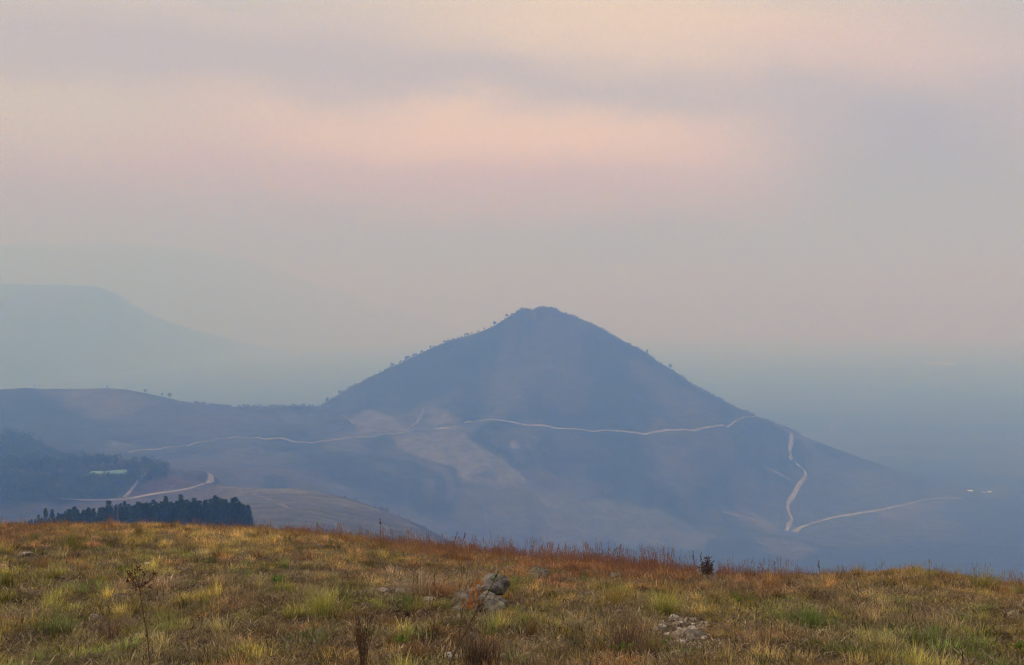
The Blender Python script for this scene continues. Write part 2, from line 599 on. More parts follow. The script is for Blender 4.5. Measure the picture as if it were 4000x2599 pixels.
M_grass = leafy('grass_blades', None, None, .3, tint=True)
M_pine = leafy('pine_needles', (.012, .055, .014), (.060, .135, .030), .12, .05)
M_tree = leafy('broad_leaves', (.010, .050, .014), (.075, .150, .034), .2, .05)
M_treey = leafy('yellow_leaves', (.16, .13, .04), (.24, .18, .06), .2, .05)
M_bark = simple_mat('bark', (.05, .035, .025), (.12, .085, .06), 20, .95, .4)
M_dead = leafy('dead_leaves', (.11, .055, .030), (.19, .095, .045), .15, 5)
M_orange = leafy('orange_leaves', (.42, .17, .055), (.55, .24, .08), .3, 5)
M_green = leafy('fresh_leaves', (.11, .23, .03), (.20, .34, .05), .35, 5)
M_darkbush = leafy('dark_bush_leaves', (.07, .042, .032), (.15, .085, .06), .15, 5)
M_stem = simple_mat('dry_stem', (.08, .05, .03), (.18, .12, .07), 30)

# ------------------------------------------------------------------ haze
VOL = bpy.data.materials.new('smoky_air')
VOL.use_nodes = True
t = VOL.node_tree
t.nodes.clear()
pv = N(t, 'ShaderNodeVolumePrincipled')
pv.inputs['Color'].default_value = (.205, .41, 1.0, 1)
pv.inputs['Absorption Color'].default_value = (1, 1, 1, 1)
pv.inputs['Density'].default_value = .00070
pv.inputs['Anisotropy'].default_value = 0.0
ou = N(t, 'ShaderNodeOutputMaterial')
t.links.new(pv.outputs[0], ou.inputs['Volume'])
VOL.cycles.homogeneous_volume = True
B, ZT, ZB = 26500.0, 940.0, -362.0
hv = [(-B, -B, ZB), (B, -B, ZB), (B, B, ZB), (-B, B, ZB), (-B, -B, ZT), (B, -B, ZT), (B, B, ZT), (-B, B, ZT)]
hf = [(0, 3, 2, 1), (4, 5, 6, 7), (0, 1, 5, 4), (1, 2, 6, 5), (2, 3, 7, 6), (3, 0, 4, 7)]
haze = link('haze', mesh_np('haze', hv, hf, [VOL], False))
tag(haze, 'grey blue smoke haze hanging over the valley and the hills', 'haze', kind='stuff')


# ------------------------------------------------------------------ land cover of the far country
def seg_dist(px, py, poly):
    """signed distance (inside negative) in photograph pixels"""
    poly = np.array(poly, float)
    d = np.full(px.shape, 1e9)
    ins = np.zeros(px.shape, bool)
    n = len(poly)
    for i in range(n):
        ax, ay = poly[i]
        bx, by = poly[(i + 1) % n]
        ex, ey = bx - ax, by - ay
        tt = np.clip(((px - ax) * ex + (py - ay) * ey) / (ex * ex + ey * ey + 1e-9), 0, 1)
        d = np.minimum(d, np.hypot(px - ax - tt * ex, py - ay - tt * ey))
        if ay != by:
            cr = ((ay > py) != (by > py)) & (px < (bx - ax) * (py - ay) / (by - ay) + ax)
            ins ^= cr
    return np.where(ins, -d, d)


cov = np.zeros(XG.shape + (3,))
w = sstep(fbm(XG / 260, YG / 260, 4, 71), .38, .62)[..., None]
cov[:] = np.array((.020, .030, .022)) * (1 - w) + np.array((.062, .054, .042)) * w
gw = 1 - np.abs(2 * fbm(XG / 75 + 3 * fbm(XG / 200, YG / 200, 2, 33), YG / 260, 3, 37) - 1)      # wooded gullies down the slopes, darkened in colour to stand in for relief shading
gw = (sstep(gw, .74, .92) * .9)[..., None]
cov = cov * (1 - gw) + np.array((.010, .020, .014)) * gw
sp = (sstep(fbm(XG / 90, YG / 170, 5, 39), .52, .66) * .7)[..., None]
cov = cov * (1 - sp) + np.array((.090, .082, .060)) * sp
pl = sstep(ZG, -318, -342)[..., None] * sstep(XG, -200, 300)[..., None]
w2 = sstep(fbm(XG / 500, YG / 350, 4, 81), .42, .58)[..., None]
cov = cov * (1 - pl) + pl * (np.array((.030, .038, .026)) * (1 - w2) + np.array((.062, .062, .042)) * w2)
jx = (fbm(XG / 60, YG / 60, 3, 91) - .5) * 60
jy = (fbm(XG / 60, YG / 60, 3, 92) - .5) * 44
LC = [  # polygon, nearest and farthest metre, colour, soft edge, strength
    ([(0, 1535), (120, 1530), (230, 1560), (330, 1620), (420, 1700), (420, 1770), (0, 1770)], 1500, 2290, (.012, .026, .020), 60, .85),
    ([(150, 1522), (480, 1521), (560, 1560), (520, 1640), (380, 1640), (250, 1570)], 1500, 2400, (.11, .095, .060), 60, .75),
    ([(560, 1560), (850, 1600), (900, 1700), (700, 1735), (500, 1700)], 1500, 2400, (.060, .052, .044), 80, .6),
    ([(1370, 1640), (1440, 1600), (1490, 1605), (1560, 1650), (1590, 1680), (1420, 1698), (1400, 1690)], 1800, 2300, (.115, .102, .074), 26, .95),
    ([(1660, 1650), (1680, 1600), (1740, 1612), (1800, 1645), (1780, 1660)], 1800, 2400, (.13, .115, .075), 26, .8),
    ([(1530, 1700), (1790, 1672), (1830, 1700), (1880, 1750), (1980, 1800), (2030, 1860), (2045, 1895), (1900, 1900), (1810, 1880), (1760, 1820), (1650, 1795), (1570, 1750)],
     1500, 2300, (.120, .112, .078), 22, 1),
    ([(1870, 1850), (1910, 1838), (1925, 1855), (1890, 1875)], 1500, 2300, (.03, .035, .02), 14, .7),
    ([(1990, 1722), (2010, 1718), (2030, 1745), (2005, 1752)], 1500, 2300, (.22, .19, .15), 10, .8),
    ([(860, 1890), (1000, 1890), (1220, 1910), (1420, 1955), (1640, 2060), (1800, 2200), (900, 2200)], 700, 1290, (.098, .092, .062), 14, 1),
    ([(860, 1890), (1010, 1896), (1230, 1915), (1490, 1990), (1480, 2010), (1220, 1945), (1000, 1925), (860, 1910)], 700, 1290, (.13, .12, .068), 14, .8),
    ([(700, 1800), (1000, 1790), (1240, 1840), (1250, 1880), (1000, 1850), (800, 1880), (680, 1850)], 1300, 1900, (.070, .055, .050), 50, .7),
    ([(2070, 1930), (2200, 1925), (2450, 1960), (2600, 2000), (2720, 2060), (2800, 2095), (2750, 2150), (2500, 2140), (2250, 2100), (2100, 2040)], 1500, 2200, (.100, .098, .070), 24, .95),
    ([(2080, 2030), (2130, 2000), (2300, 2100), (2330, 2200), (2120, 2200)], 1400, 2200, (.095, .080, .060), 40, .7),
    ([(2500, 1700), (2830, 1690), (2870, 1800), (2740, 1900), (2560, 1850)], 1800, 2300, (.075, .062, .050), 60, .5),
    ([(2600, 1740), (2700, 1760), (2700, 1850), (2640, 1850)], 1800, 2300, (.085, .075, .045), 50, .5),
    ([(2420, 1400), (2540, 1440), (2700, 1540), (2800, 1600), (2700, 1600), (2560, 1530)], 1800, 2520, (.095, .080, .055), 50, .6),
    ([(2820, 1990), (2950, 2010), (3050, 2060), (3040, 2080), (2900, 2040)], 1800, 2300, (.15, .115, .085), 26, .6),
    ([(2950, 2100), (3100, 2110), (3200, 2150), (3100, 2190), (2960, 2150)], 1600, 2300, (.12, .10, .080), 30, .6),
    ([(3420, 2000), (3560, 1970), (3620, 1960), (3740, 1950), (3700, 1975), (3560, 2020), (3450, 2040)], 1600, 2700, (.12, .10, .080), 24, .65),
    ([(3600, 2040), (3700, 2030), (3720, 2070), (3620, 2080)], 1600, 2700, (.10, .09, .080), 24, .5),
    ([(-80, 1700), (100, 1700), (200, 1780), (440, 1800), (620, 1825), (670, 1850), (560, 1895), (430, 1945), (380, 1970), (-80, 1975)], 1100, 1750, (.016, .040, .016), 24, 1),
    ([(600, 1870), (740, 1865), (810, 1890), (740, 1930), (600, 1945), (440, 1970)], 1000, 1500, (.075, .052, .048), 20, .9),
    ([(240, 1975), (820, 1900), (900, 1900), (880, 1990), (240, 2010)], 760, 1300, (.10, .078, .055), 20, .8),
]
for poly, y0, y1, colr, soft, st in LC:
    pa = np.array(poly)
    m = (PXG > pa[:, 0].min() - 100) & (PXG < pa[:, 0].max() + 100) & (PYG > pa[:, 1].min() - 100) & (PYG < pa[:, 1].max() + 100) & (YG > y0) & (YG < y1)
    if not m.any():
        continue
    d = seg_dist(PXG[m] + jx[m], PYG[m] + jy[m] * .6, poly)
    mott = .80 + .45 * fbm(XG[m] / 30, YG[m] / 30, 3, 95)
    k = np.clip(sstep(d, soft * .5, -soft * .5) * st * mott, 0, 1)[:, None]
    colr = tuple(v_ * (1.10 if max(colr) > .1 else 1.0) for v_ in colr)
    cov[m] = cov[m] * (1 - k) + np.array(colr) * k
# rough dark scrub near the crest of the cone
cone = np.exp(-((XG - 20) ** 2 + (YG - 2500) ** 2) / 240 ** 2)[..., None] * .35
cov = cov * (1 - cone) + np.array((.015, .026, .022)) * cone

nr_, nt_ = XG.shape
idx = np.arange(nr_ * nt_).reshape(nr_, nt_)
quads = np.stack([idx[:-1, :-1], idx[:-1, 1:], idx[1:, 1:], idx[1:, :-1]], -1).reshape(-1, 4)
quads = quads[:, ::-1]
V = np.stack([XG, YG, ZG], -1).reshape(-1, 3)
CV = cov.reshape(-1, 3)
qc = V[quads].mean(1)
# who owns which face: the conical hill, the ridge to its left, the near shoulder, the plain
qa = 2000 + qc[:, 0] / np.maximum(qc[:, 1], 1) * F
front = np.interp(qa, [1200, 1400, 1640, 1800, 1900, 2200, 2600, 2800, 2960, 3300, 3750], [2400, 2130, 2150, 2150, 2165, 2150, 2160, 2200, 2300, 2420, 2520])
fr = np.abs(np.arctan2(qc[:, 0], qc[:, 1])) < .49
is_cone = (qa > 1270) & (qa < 3700) & (qc[:, 1] > front) & (qc[:, 1] < 2950) & (qc[:, 2] > -335) & fr
is_ridge = (qa <= 1270) & (qc[:, 1] > 1980) & (qc[:, 1] < 2950) & (qc[:, 2] > -335) & (qa > -2000)
is_sh = (qc[:, 1] > 620) & (qc[:, 1] < np.interp(qa, [820, 850, 1100, 1300], [1080, 1300, 1250, 1060])) & (qa < 1750) & (qa > -2000)
is_plain = (~is_cone) & (~is_ridge) & (~is_sh) & ((qc[:, 2] < -330) | (np.hypot(qc[:, 0], qc[:, 1]) > 3300))
own = np.where(is_cone, 1, np.where(is_ridge, 2, np.where(is_sh, 3, np.where(is_plain, 4, 0))))
for k, nm, lab, cat in [(0, 'valley_slope', 'dim blue slopes with paler grass patches falling into the valley', 'slope'),
                        (1, 'conical_hill', 'steep conical hill with a blunt summit, hazy blue, in the middle distance', 'hill'),
                        (2, 'saddle_ridge', 'long low ridge running left from the conical hill', 'ridge'),
                        (3, 'grassy_shoulder', 'brown grassy shoulder behind the pines, sloping down to the right', 'hillside'),
                        (4, 'plain', 'flat valley plain fading into haze on the right', 'plain')]:
    q = quads[own == k]
    u, inv = np.unique(q.ravel(), return_inverse=True)
    me = mesh_np(nm, V[u], inv.reshape(-1, 4), [M_far], True, CV[u])
    tag(link(nm, me), lab, cat, kind='structure')


# far mountains, each a ridge with its own width
def mountain(name, sil, wf, wbk, seed, label):
    """sil: (px, py, distance of the crest); the range may recede along its length"""
    sil = np.array(sil, float)
    ps = np.linspace(sil[0, 0], sil[-1, 0], 300)
    Yc = np.interp(ps, sil[:, 0], sil[:, 2])
    ker = np.hanning(15)
    Yc = np.convolve(np.pad(Yc, 7, 'edge'), ker / ker.sum(), 'valid')
    pys = np.interp(ps, sil[:, 0], sil[:, 1])
    ker = np.hanning(7)
    pys = np.convolve(np.pad(pys, 3, 'edge'), ker / ker.sum(), 'valid')
    cr = (HOR - pys) / F * Yc
    xs = (ps - 2000) / F * Yc
    cr = cr + (fbm(xs / 350, xs * 0 + 2, 4, seed) - .5) * 50 * np.clip((cr + 344) / 300, 0, 1)
    yo = np.concatenate([np.linspace(-wf, 0, 90), np.linspace(0, wbk, 30)[1:]])
    xg, yg = np.meshgrid(xs, yo)
    cr = cr[None]
    tt = np.where(yg < 0, -yg / wf, yg / wbk)
    prof = (1 - sstep(tt, 0, 1)) * .75 + (1 - tt) * .25
    gul = 1 - np.abs(2 * fbm(xg / 500 + seed, yg / 900, 4, seed) - 1)
    z = -352 + np.maximum(cr + 344, 0) * np.clip(prof - (gul - .6) * .30 * np.sin(np.pi * np.clip(tt, 0, 1)), 0, 1.2)
    n = xg.shape
    ii = np.arange(n[0] * n[1]).reshape(n)
    q = np.stack([ii[:-1, :-1], ii[:-1, 1:], ii[1:, 1:], ii[1:, :-1]], -1).reshape(-1, 4)
    w = fbm(xg / 400, yg / 400, 4, seed + 3)[..., None]
    w2 = sstep(gul, .75, .95)[..., None] * .7
    colr = np.array((.035, .050, .045)) * (1 - w) + np.array((.11, .105, .085)) * w
    colr = colr * (1 - w2) + np.array((.012, .022, .018)) * w2
    me = mesh_np(name, np.stack([xg, yg + Yc[None], z], -1).reshape(-1, 3), q, [M_far], True, colr.reshape(-1, 3))
    tag(link(name, me), label, 'mountain', kind='structure')


mountain('mountain', [(-2600, 1300, 8500), (-1500, 1090, 8500), (-600, 1085, 8500), (0, 1104, 8500), (200, 1107, 8500), (380, 1120, 8500), (450, 1140, 8600), (520, 1190, 8800), (600, 1232, 9200), (750, 1285, 10000),
                      (900, 1325, 11200), (1050, 1360, 12500), (1200, 1380, 14000)],
         3000, 1800, 5, 'nearer blue grey mountain with a flat shoulder on the left')
mountain('mountain', [(-2600, 1200, 14500), (-1500, 930, 14500), (-600, 935, 14500), (0, 948, 14500), (300, 950, 14600), (650, 962, 15000), (800, 978, 15800), (950, 1010, 17200), (1100, 1060, 19000), (1300, 1130, 21000),
                      (1500, 1200, 22000), (1800, 1290, 22500)],
         4200, 2000, 8, 'farthest faint mountain, a long pale crest on the left')

# ------------------------------------------------------------------ roads, draped ribbons
def smooth_path(p, n=8):
    p = np.array(p, float)
    out = []
    for i in range(len(p) - 1):
        p0, p1, p2, p3 = p[max(i - 1, 0)], p[i], p[i + 1], p[min(i + 2, len(p) - 1)]
        for k in range(n):
            t_ = k / n
            out.append(.5 * ((2 * p1) + (-p0 + p2) * t_ + (2 * p0 - 5 * p1 + 4 * p2 - p3) * t_ ** 2 + (-p0 + 3 * p1 - 3 * p2 + p3) * t_ ** 3))
    out.append(p[-1])
    return np.array(out)


def road(name, pxs, half, mat, label, lift=.35, rmin=700, cat='road'):
    """pxs: (px, py[, half width])"""
    pts = []
    for p in pxs:
        x, y = ((p[0] - 2000) / F * -p[1], -p[1]) if p[1] < 0 else hit(p[0], p[1], rmin)
        pts.append((x, y, p[2] if len(p) > 2 else half))
    pts = smooth_path(pts, 10)
    d = np.r_[0, np.cumsum(np.hypot(*(np.diff(pts[:, :2], axis=0).T)))]
    n = max(int(d[-1] / 6), 8)
    s = np.linspace(0, d[-1], n)
    px_ = np.stack([np.interp(s, d, pts[:, k]) for k in range(3)], 1)
    tg = np.gradient(px_[:, :2], axis=0)
    tg /= np.linalg.norm(tg, axis=1)[:, None] + 1e-9
    nr = np.stack([-tg[:, 1], tg[:, 0]], 1)
    vs, fs = [], []
    for i in range(n):
        wv = px_[i, 2] * (.45 + .75 * float(vnoise(np.array(s[i] / 22), np.array(.5), 3)) + .35 * float(vnoise(np.array(s[i] / 7), np.array(1.5), 4)))
        for k in (-1, -.33, .33, 1):
            x, y = px_[i, 0] + nr[i, 0] * wv * k, px_[i, 1] + nr[i, 1] * wv * k
            vs.append((x, y, gz(x, y) + (lift if abs(k) < 1 else lift * .6)))
    for i in range(n - 1):
        for k in range(3):
            a_ = i * 4 + k
            fs.append((a_, a_ + 1, a_ + 5, a_ + 4))
    tag(link(name, mesh_np(name, vs, fs, [mat])), label, cat, kind='structure')


road('dirt_road', [(500, 1768), (600, 1757), (700, 1745), (830, 1722), (950, 1709), (1100, 1713), (1330, 1716), (1400, 1707), (1500, 1696), (1600, 1686), (1780, 1666)], 2.0, M_road,
     'thin pale dirt road crossing the slope left of the conical hill', rmin=1500)
road('dirt_road', [(1815, 1652), (1835, 1648), (1900, 1641), (1960, 1644), (2100, 1662), (2200, 1675), (2400, 1684), (2600, 1681), (2780, 1668), (2870, 1648), (2955, 1628)], 1.5, M_road,
     'thin pale dirt road contouring round the foot of the conical hill', rmin=1500)
road('dirt_road', [(3092, 1694), (3093, 1720), (3086, 1760), (3092, 1785), (3085, 1793)], 3.2, M_road,
     'short upright stretch of pale road high on the right flank of the hill', rmin=1500)
road('dirt_road', [(3110, 1812), (3135, 1830), (3148, 1848), (3140, 1875), (3115, 1910), (3095, 1945), (3080, 1970), (3082, 2000), (3095, 2030), (3082, 2055), (3070, 2074)], 3.0, M_road,
     'winding pale dirt road running down the right foot of the hill', rmin=1500)
road('dirt_road', [(3100, 2080, 7), (3130, 2062, 4.5), (3180, 2045), (3250, 2025), (3350, 2008), (3450, 1992), (3540, 1972), (3640, 1950), (3760, 1948)], 2.6, M_road,
     'pale dirt road slanting up to the right across the plain', rmin=1500)
road('dirt_road', [(215, -1149, .8), (260, -1148, 1.5), (350, -1150, 2.2), (480, -1158), (570, -1166), (640, -1172), (700, -1180), (755, -1192), (795, -1210), (820, -1232, 3.6), (820, -1250, 3.8), (806, -1262, 2.6)], 1.9, M_road,
     'pale dirt road curving up behind the pines to a sharp bend', rmin=950)
road('farm_track', [(485, -1162), (530, -1190), (580, -1225), (620, -1255), (655, -1275), (690, -1300)], 1.8, M_road,
     'faint brown track forking left of the road bend towards the farm trees', rmin=950, cat='track')
road('footpath', [(1583, 1684), (1610, 1665), (1635, 1640), (1650, 1610), (1655, 1590)], 1.8, M_track, 'faint path climbing from the road to the hill between grass patches', rmin=1500, cat='path')
road('footpath', [(1330, 1622), (1370, 1645), (1400, 1672)], 3, M_track, 'short faint path on the slope left of the pale patches', rmin=1500, cat='path')
road('footpath', [(2820, 2000), (2900, 2020), (2980, 2045), (3050, 2072)], 4, M_track, 'faint path meeting the winding road from the left', rmin=1500, cat='path')
road('footpath', [(2990, 1830), (3040, 1850), (3090, 1875)], 3, M_track, 'faint worn line left of the winding road', rmin=1500, cat='path')
road('far_road', [(3250, 1690), (3248, 1665), (3265, 1650), (3290, 1630), (3292, 1600)], 5, M_track, 'tiny far road bend seen through haze right of the hill', rmin=2600, cat='road')
road('farm_track', [(880, 1912), (930, 1915), (1000, 1935), (1100, 1975), (1180, 2010)], 2.0, M_track, 'faint track along the brown grassy shoulder', rmin=750, cat='track')

# bare pale field far out on the plain
x, y = hit(3675, 1422, 3000)
fv, ff = [], []
for i in range(24):
    a_ = 2 * math.pi * i / 24
    fv.append((x + math.cos(a_) * 95 * random.uniform(.8, 1.1), y + math.sin(a_) * 300 * random.uniform(.8, 1.1), gz(x, y) + 4))
fv.append((x, y, gz(x, y) + 4))
for i in range(24):
    ff.append((i, (i + 1) % 24, 24))
M_field = simple_mat('bare_field', (.75, .68, .62), (.85, .80, .75), .01)
tag(link('bare_field', mesh_np('bare_field', fv, ff, [M_field])), 'small pale bare field far out on the hazy plain', 'field', kind='structure')


# ------------------------------------------------------------------ plants: mesh builders
class MB:
    def __init__(self):
        self.v, self.f, self.c = [], [], []

    def quad(self, pts, colr=(1, 1, 1)):
        n = len(self.v)
        self.v += [tuple(p) for p in pts]
        self.c += [colr] * 4
        self.f.append((n, n + 1, n + 2, n + 3))

    def tube(self, pts, r0, r1, seg=5, colr=(1, 1, 1)):
        n0 = len(self.v)
        m = len(pts)
        for i, p in enumerate(pts):
            p = Vector(p)
            d = (Vector(pts[min(i + 1, m - 1)]) - Vector(pts[max(i - 1, 0)])).normalized()
            a = d.orthogonal().normalized()
            b_ = d.cross(a)
            r = r0 + (r1 - r0) * i / (m - 1)
            for k in range(seg):
                an = 2 * math.pi * k / seg
                self.v.append(tuple(p + a * math.cos(an) * r + b_ * math.sin(an) * r))
                self.c.append(colr)
        for i in range(m - 1):
            for k in range(seg):
                k2 = (k + 1) % seg
                self.f.append((n0 + i * seg + k, n0 + i * seg + k2, n0 + (i + 1) * seg + k2, n0 + (i + 1) * seg + k))

    def leaf(self, p, d, up, L, Wd, colr):
        d = d.normalized()
        s = d.cross(up)
        if s.length < 1e-4:
            s = d.orthogonal()
        s = s.normalized() * Wd * .5
        self.quad([p, p + d * L * .5 + s, p + d * L, p + d * L * .5 - s], colr)

    def blade(self, p, ang, lean, h, wd, colr, bend=1.0, segs=2):
        dx_, dy_ = math.cos(ang), math.sin(ang)
        s = Vector((-dy_, dx_, 0)) * wd * .5
        prev = Vector(p)
        w0 = 1.0
        tip = None
        for i in range(1, segs + 1):
            tt = i / segs
            q = Vector((p[0] + dx_ * lean * h * tt ** (1 + bend), p[1] + dy_ * lean * h * tt ** (1 + bend), p[2] + h * tt * (1 - .25 * lean * tt)))
            w1 = max(1 - tt, .12)
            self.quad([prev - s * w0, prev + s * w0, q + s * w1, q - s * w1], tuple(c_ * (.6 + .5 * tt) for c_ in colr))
            prev, w0, tip = q, w1, q
        return tip

    def mesh(self, name, mats, smooth=False):
        return mesh_np(name, self.v, self.f, mats, smooth, np.array(self.c), 'blade')


def rv(s=1.0):
    return Vector((random.gauss(0, 1), random.gauss(0, 1), random.gauss(0, 1))).normalized() * s


def pine_meshes(h, seed, spread=.22, bushy=1.0):
    random.seed(seed)
    tr = MB()
    tr.tube([(0, 0, -.5), (random.uniform(-.1, .1), random.uniform(-.1, .1), h * .5), (0, 0, h * .97)], h * .016, h * .004, 6)
    cr = MB()
    z = h * .10
    while z < h * .985:
        tt = z / h
        rad = h * spread * bushy * (min((1 - tt) * 1.35, 1) ** .75) * random.uniform(.7, 1.15) + .12
        n = random.randint(5, 8)
        a0 = random.random() * 6.28
        for k in range(n):
            a_ = a0 + 6.28 * k / n + random.uniform(-.25, .25)
            L = rad * random.uniform(.65, 1.15)
            upk = .35 * tt + random.uniform(-.15, .15)
            d = Vector((math.cos(a_), math.sin(a_), upk))
            m_ = max(2, int(L / .45))
            for q in range(m_):
                f_ = (q + .6) / m_
                p = Vector((0, 0, z)) + d * L * f_
                sh = random.uniform(.5, 1.25)
                for e in range(3):
                    dd = (d * .8 + rv(.75) + Vector((0, 0, .25)))
                    cr.leaf(p + rv(.12), dd, rv(), random.uniform(.45, .85) * h / 12, random.uniform(.22, .4) * h / 12, (sh, sh, sh))
        z += h * random.uniform(.035, .055)
    for e in range(10):
        cr.leaf(Vector((0, 0, h * random.uniform(.9, 1.0))), Vector((random.uniform(-.3, .3), random.uniform(-.3, .3), 1)), rv(), h * .05, h * .02, (.9, .9, .9))
    return tr.mesh('pine_trunk', [M_bark], True), cr.mesh('pine_crown', [M_pine])


def broad_mesh(h, wd, seed, n=420, both=True, mat=None, low=.15):
    """trunk and limbs plus a crown of leaf clumps; returned as two meshes"""
    random.seed(seed)
    tr = MB()
    top = Vector((random.uniform(-.05, .05) * h, random.uniform(-.05, .05) * h, h * .55))
    tr.tube([(0, 0, -.6), top * .5, top], h * .03, h * .014, 6)
    lobes = []
    for k in range(7):
        a_ = random.random() * 6.28
        rr_ = wd * .5 * random.uniform(.15, .72)
        c_ = Vector((math.cos(a_) * rr_, math.sin(a_) * rr_, h * random.uniform(low + .22, .84)))
        lobes.append((c_, wd * random.uniform(.18, .32)))
        tr.tube([top * .6, (top * .6 + c_) * .5 + Vector((0, 0, .04 * h)), c_], h * .012, h * .004, 4)
    cr = MB()
    for i in range(n):
        c_, r_ = lobes[i % 7]
        d = rv()
        p = c_ + Vector((d.x * r_, d.y * r_, d.z * r_ * .8)) * random.uniform(.55, 1.08)
        sh = random.uniform(.45, 1.3)
        s_ = wd * random.uniform(.05, .10)
        cr.leaf(p, d + rv(.8), rv(), s_ * 1.5, s_, (sh, sh, sh))
    return tr.mesh('trunk', [M_bark], True), cr.mesh('crown', [mat or M_tree])


def joined(mt, mc, name):
    bm = bmesh.new()
    bm.from_mesh(mt)
    nt0 = len(bm.faces)
    bm.from_mesh(mc)
    bm.faces.ensure_lookup_table()
    for i in range(nt0, len(bm.faces)):
        bm.faces[i].material_index = 1
    me = bpy.data.meshes.new(name)
    bm.to_mesh(me)
    bm.free()
    me.materials.append(mt.materials[0])
    me.materials.append(mc.materials[0])
    return me


# ------------------------------------------------------------------ pines of the plantation
pines = [pine_meshes(12, 100 + k, [.13, .16, .19, .22, .26, .18][k], 1.0) for k in range(6)]
random.seed(41)
PL = []
# skyline of the stand: top py for px
TOPX = [0, 60, 130, 175, 200, 240, 285, 340, 370, 420, 470, 520, 560, 620, 700, 780, 840, 900, 950, 985]
TOPY = [2060, 2040, 2010, 1990, 2000, 2010, 1990, 1985, 1990, 1985, 1978, 1975, 1968, 1965, 1960, 1955, 1952, 1955, 1968, 2000]
special = {  # px: (top py, label)
    175: (1986, 'lone narrow pine left of the plantation, the taller of the two stragglers'),
    201: (1994, 'short pine straggler just right of the lone narrow pine'),
    148: (2012, 'tiny pine half sunk behind the brow, leftmost of the stragglers'),
    290: (1984, 'pointed pine heading the left end of the dense plantation'),
    422: (1957, 'dark pointed pine whose tip touches the pale road beside the tall pole'),
    484: (1962, 'pine with a spiky top just right of the tall pole'),
    645: (1938, 'tallest narrow pine tip standing over the pale road'),
    705: (1938, 'broad topped pine reaching over the pale road right of the tallest tip'),
    597: (1952, 'pine tip rising left of the tallest narrow tip'),
    838: (1940, 'thin pine spike near the right part of the plantation'),
    916: (1944, 'tall pine standing just before the rounded right end of the plantation'),
    968: (1976, 'rounded last pine at the right end of the plantation'),
}
for px, (py, lab) in special.items():
    PL.append((px, py, 382 + random.uniform(-4, 4), lab))
for row in range(4):
    px = 225 + row * 7
    while px < 978:
        Yp = 380 + row * 8 + random.uniform(-2.5, 2.5)
        base_top = np.interp(px, TOPX, TOPY)
        py = base_top + random.choice([random.uniform(-8, 8), random.uniform(5, 42)])
        PL.append((px, py, Yp, None))
        px += random.uniform(15, 27)
for px, py in [(30, 2046), (62, 2044), (95, 2036), (120, 2030), (235, 2012), (253, 2016), (219, 2020), (160, 2026), (188, 2024), (210, 2026), (228, 2022), (245, 2010), (110, 2034), (134, 2030), (78, 2040), (262, 2010), (275, 2004), (300, 2000), (318, 2003)]:
    PL.append((px, py, 384, None))
for k, (px, py, Yp, lab) in enumerate(PL):
    x = (px - 2000) / F * Yp
    z = gz(x, Yp)
    zt = -(py - HOR) / F * Yp
    hh = max(zt - z, 2.0)
    mt, mc = pines[k % 6]
    e = empty('pine_tree', (x, Yp, z))
    s = hh / 12
    wk = random.uniform(.85, 1.15) * 1.12
    e.scale = (s * wk, s * wk, s)
    e.rotation_euler.z = random.random() * 6.28
    link('trunk', mt, e)
    link('crown', mc, e)
    if px < 225:
        lb, gp = 'short pine in the thin left end of the plantation, half sunk behind the brow', 'stragglers left of the plantation'
    elif px < 560:
        lb, gp = 'dark pine packed in the left, lower half of the plantation', 'pines of the left half of the plantation'
    else:
        lb, gp = 'dark pine packed in the right, denser half of the plantation', 'pines of the right half of the plantation'
    tag(e, lab or lb, 'pine tree', gp)

# ------------------------------------------------------------------ broadleaf trees
random.seed(55)
bro = []
for k in range(6):
    mt, mc = broad_mesh(10, random.uniform(8, 11), 300 + k)
    bro.append((mt, mc, joined(mt, mc, 'broadleaf_tree')))
M_olive = leafy('olive_leaves', (.10, .12, .03), (.17, .17, .05), .2, .05)
mt, mc = broad_mesh(10, 9, 395, mat=M_olive)
oliv = (mt, mc, joined(mt, mc, 'olive_tree'))
mty, mcy = broad_mesh(9, 9, 390, mat=M_treey)
yel = (mty, mcy, joined(mty, mcy, 'yellow_tree'))


def far_tree(px, py, h, label, group, variant=None, rmin=900, name='broadleaf_tree', parts=False, wk=1.0, xy=None):
    x, y = xy if xy else (((px - 2000) / F * -py, -py) if py < 0 else hit(px, py, rmin))
    z = gz(x, y)
    v = variant or bro[random.randrange(6)]
    s = h / 10
    rz = random.random() * 6.28
    if parts:
        o = empty(name, (x, y, z))
        link('trunk', v[0], o)
        link('crown', v[1], o)
    else:
        o = link(name, v[2], None, (x, y, z))
    o.scale = (s * wk, s * wk, s)
    o.rotation_euler.z = rz
    tag(o, label, 'tree', group)
    return o


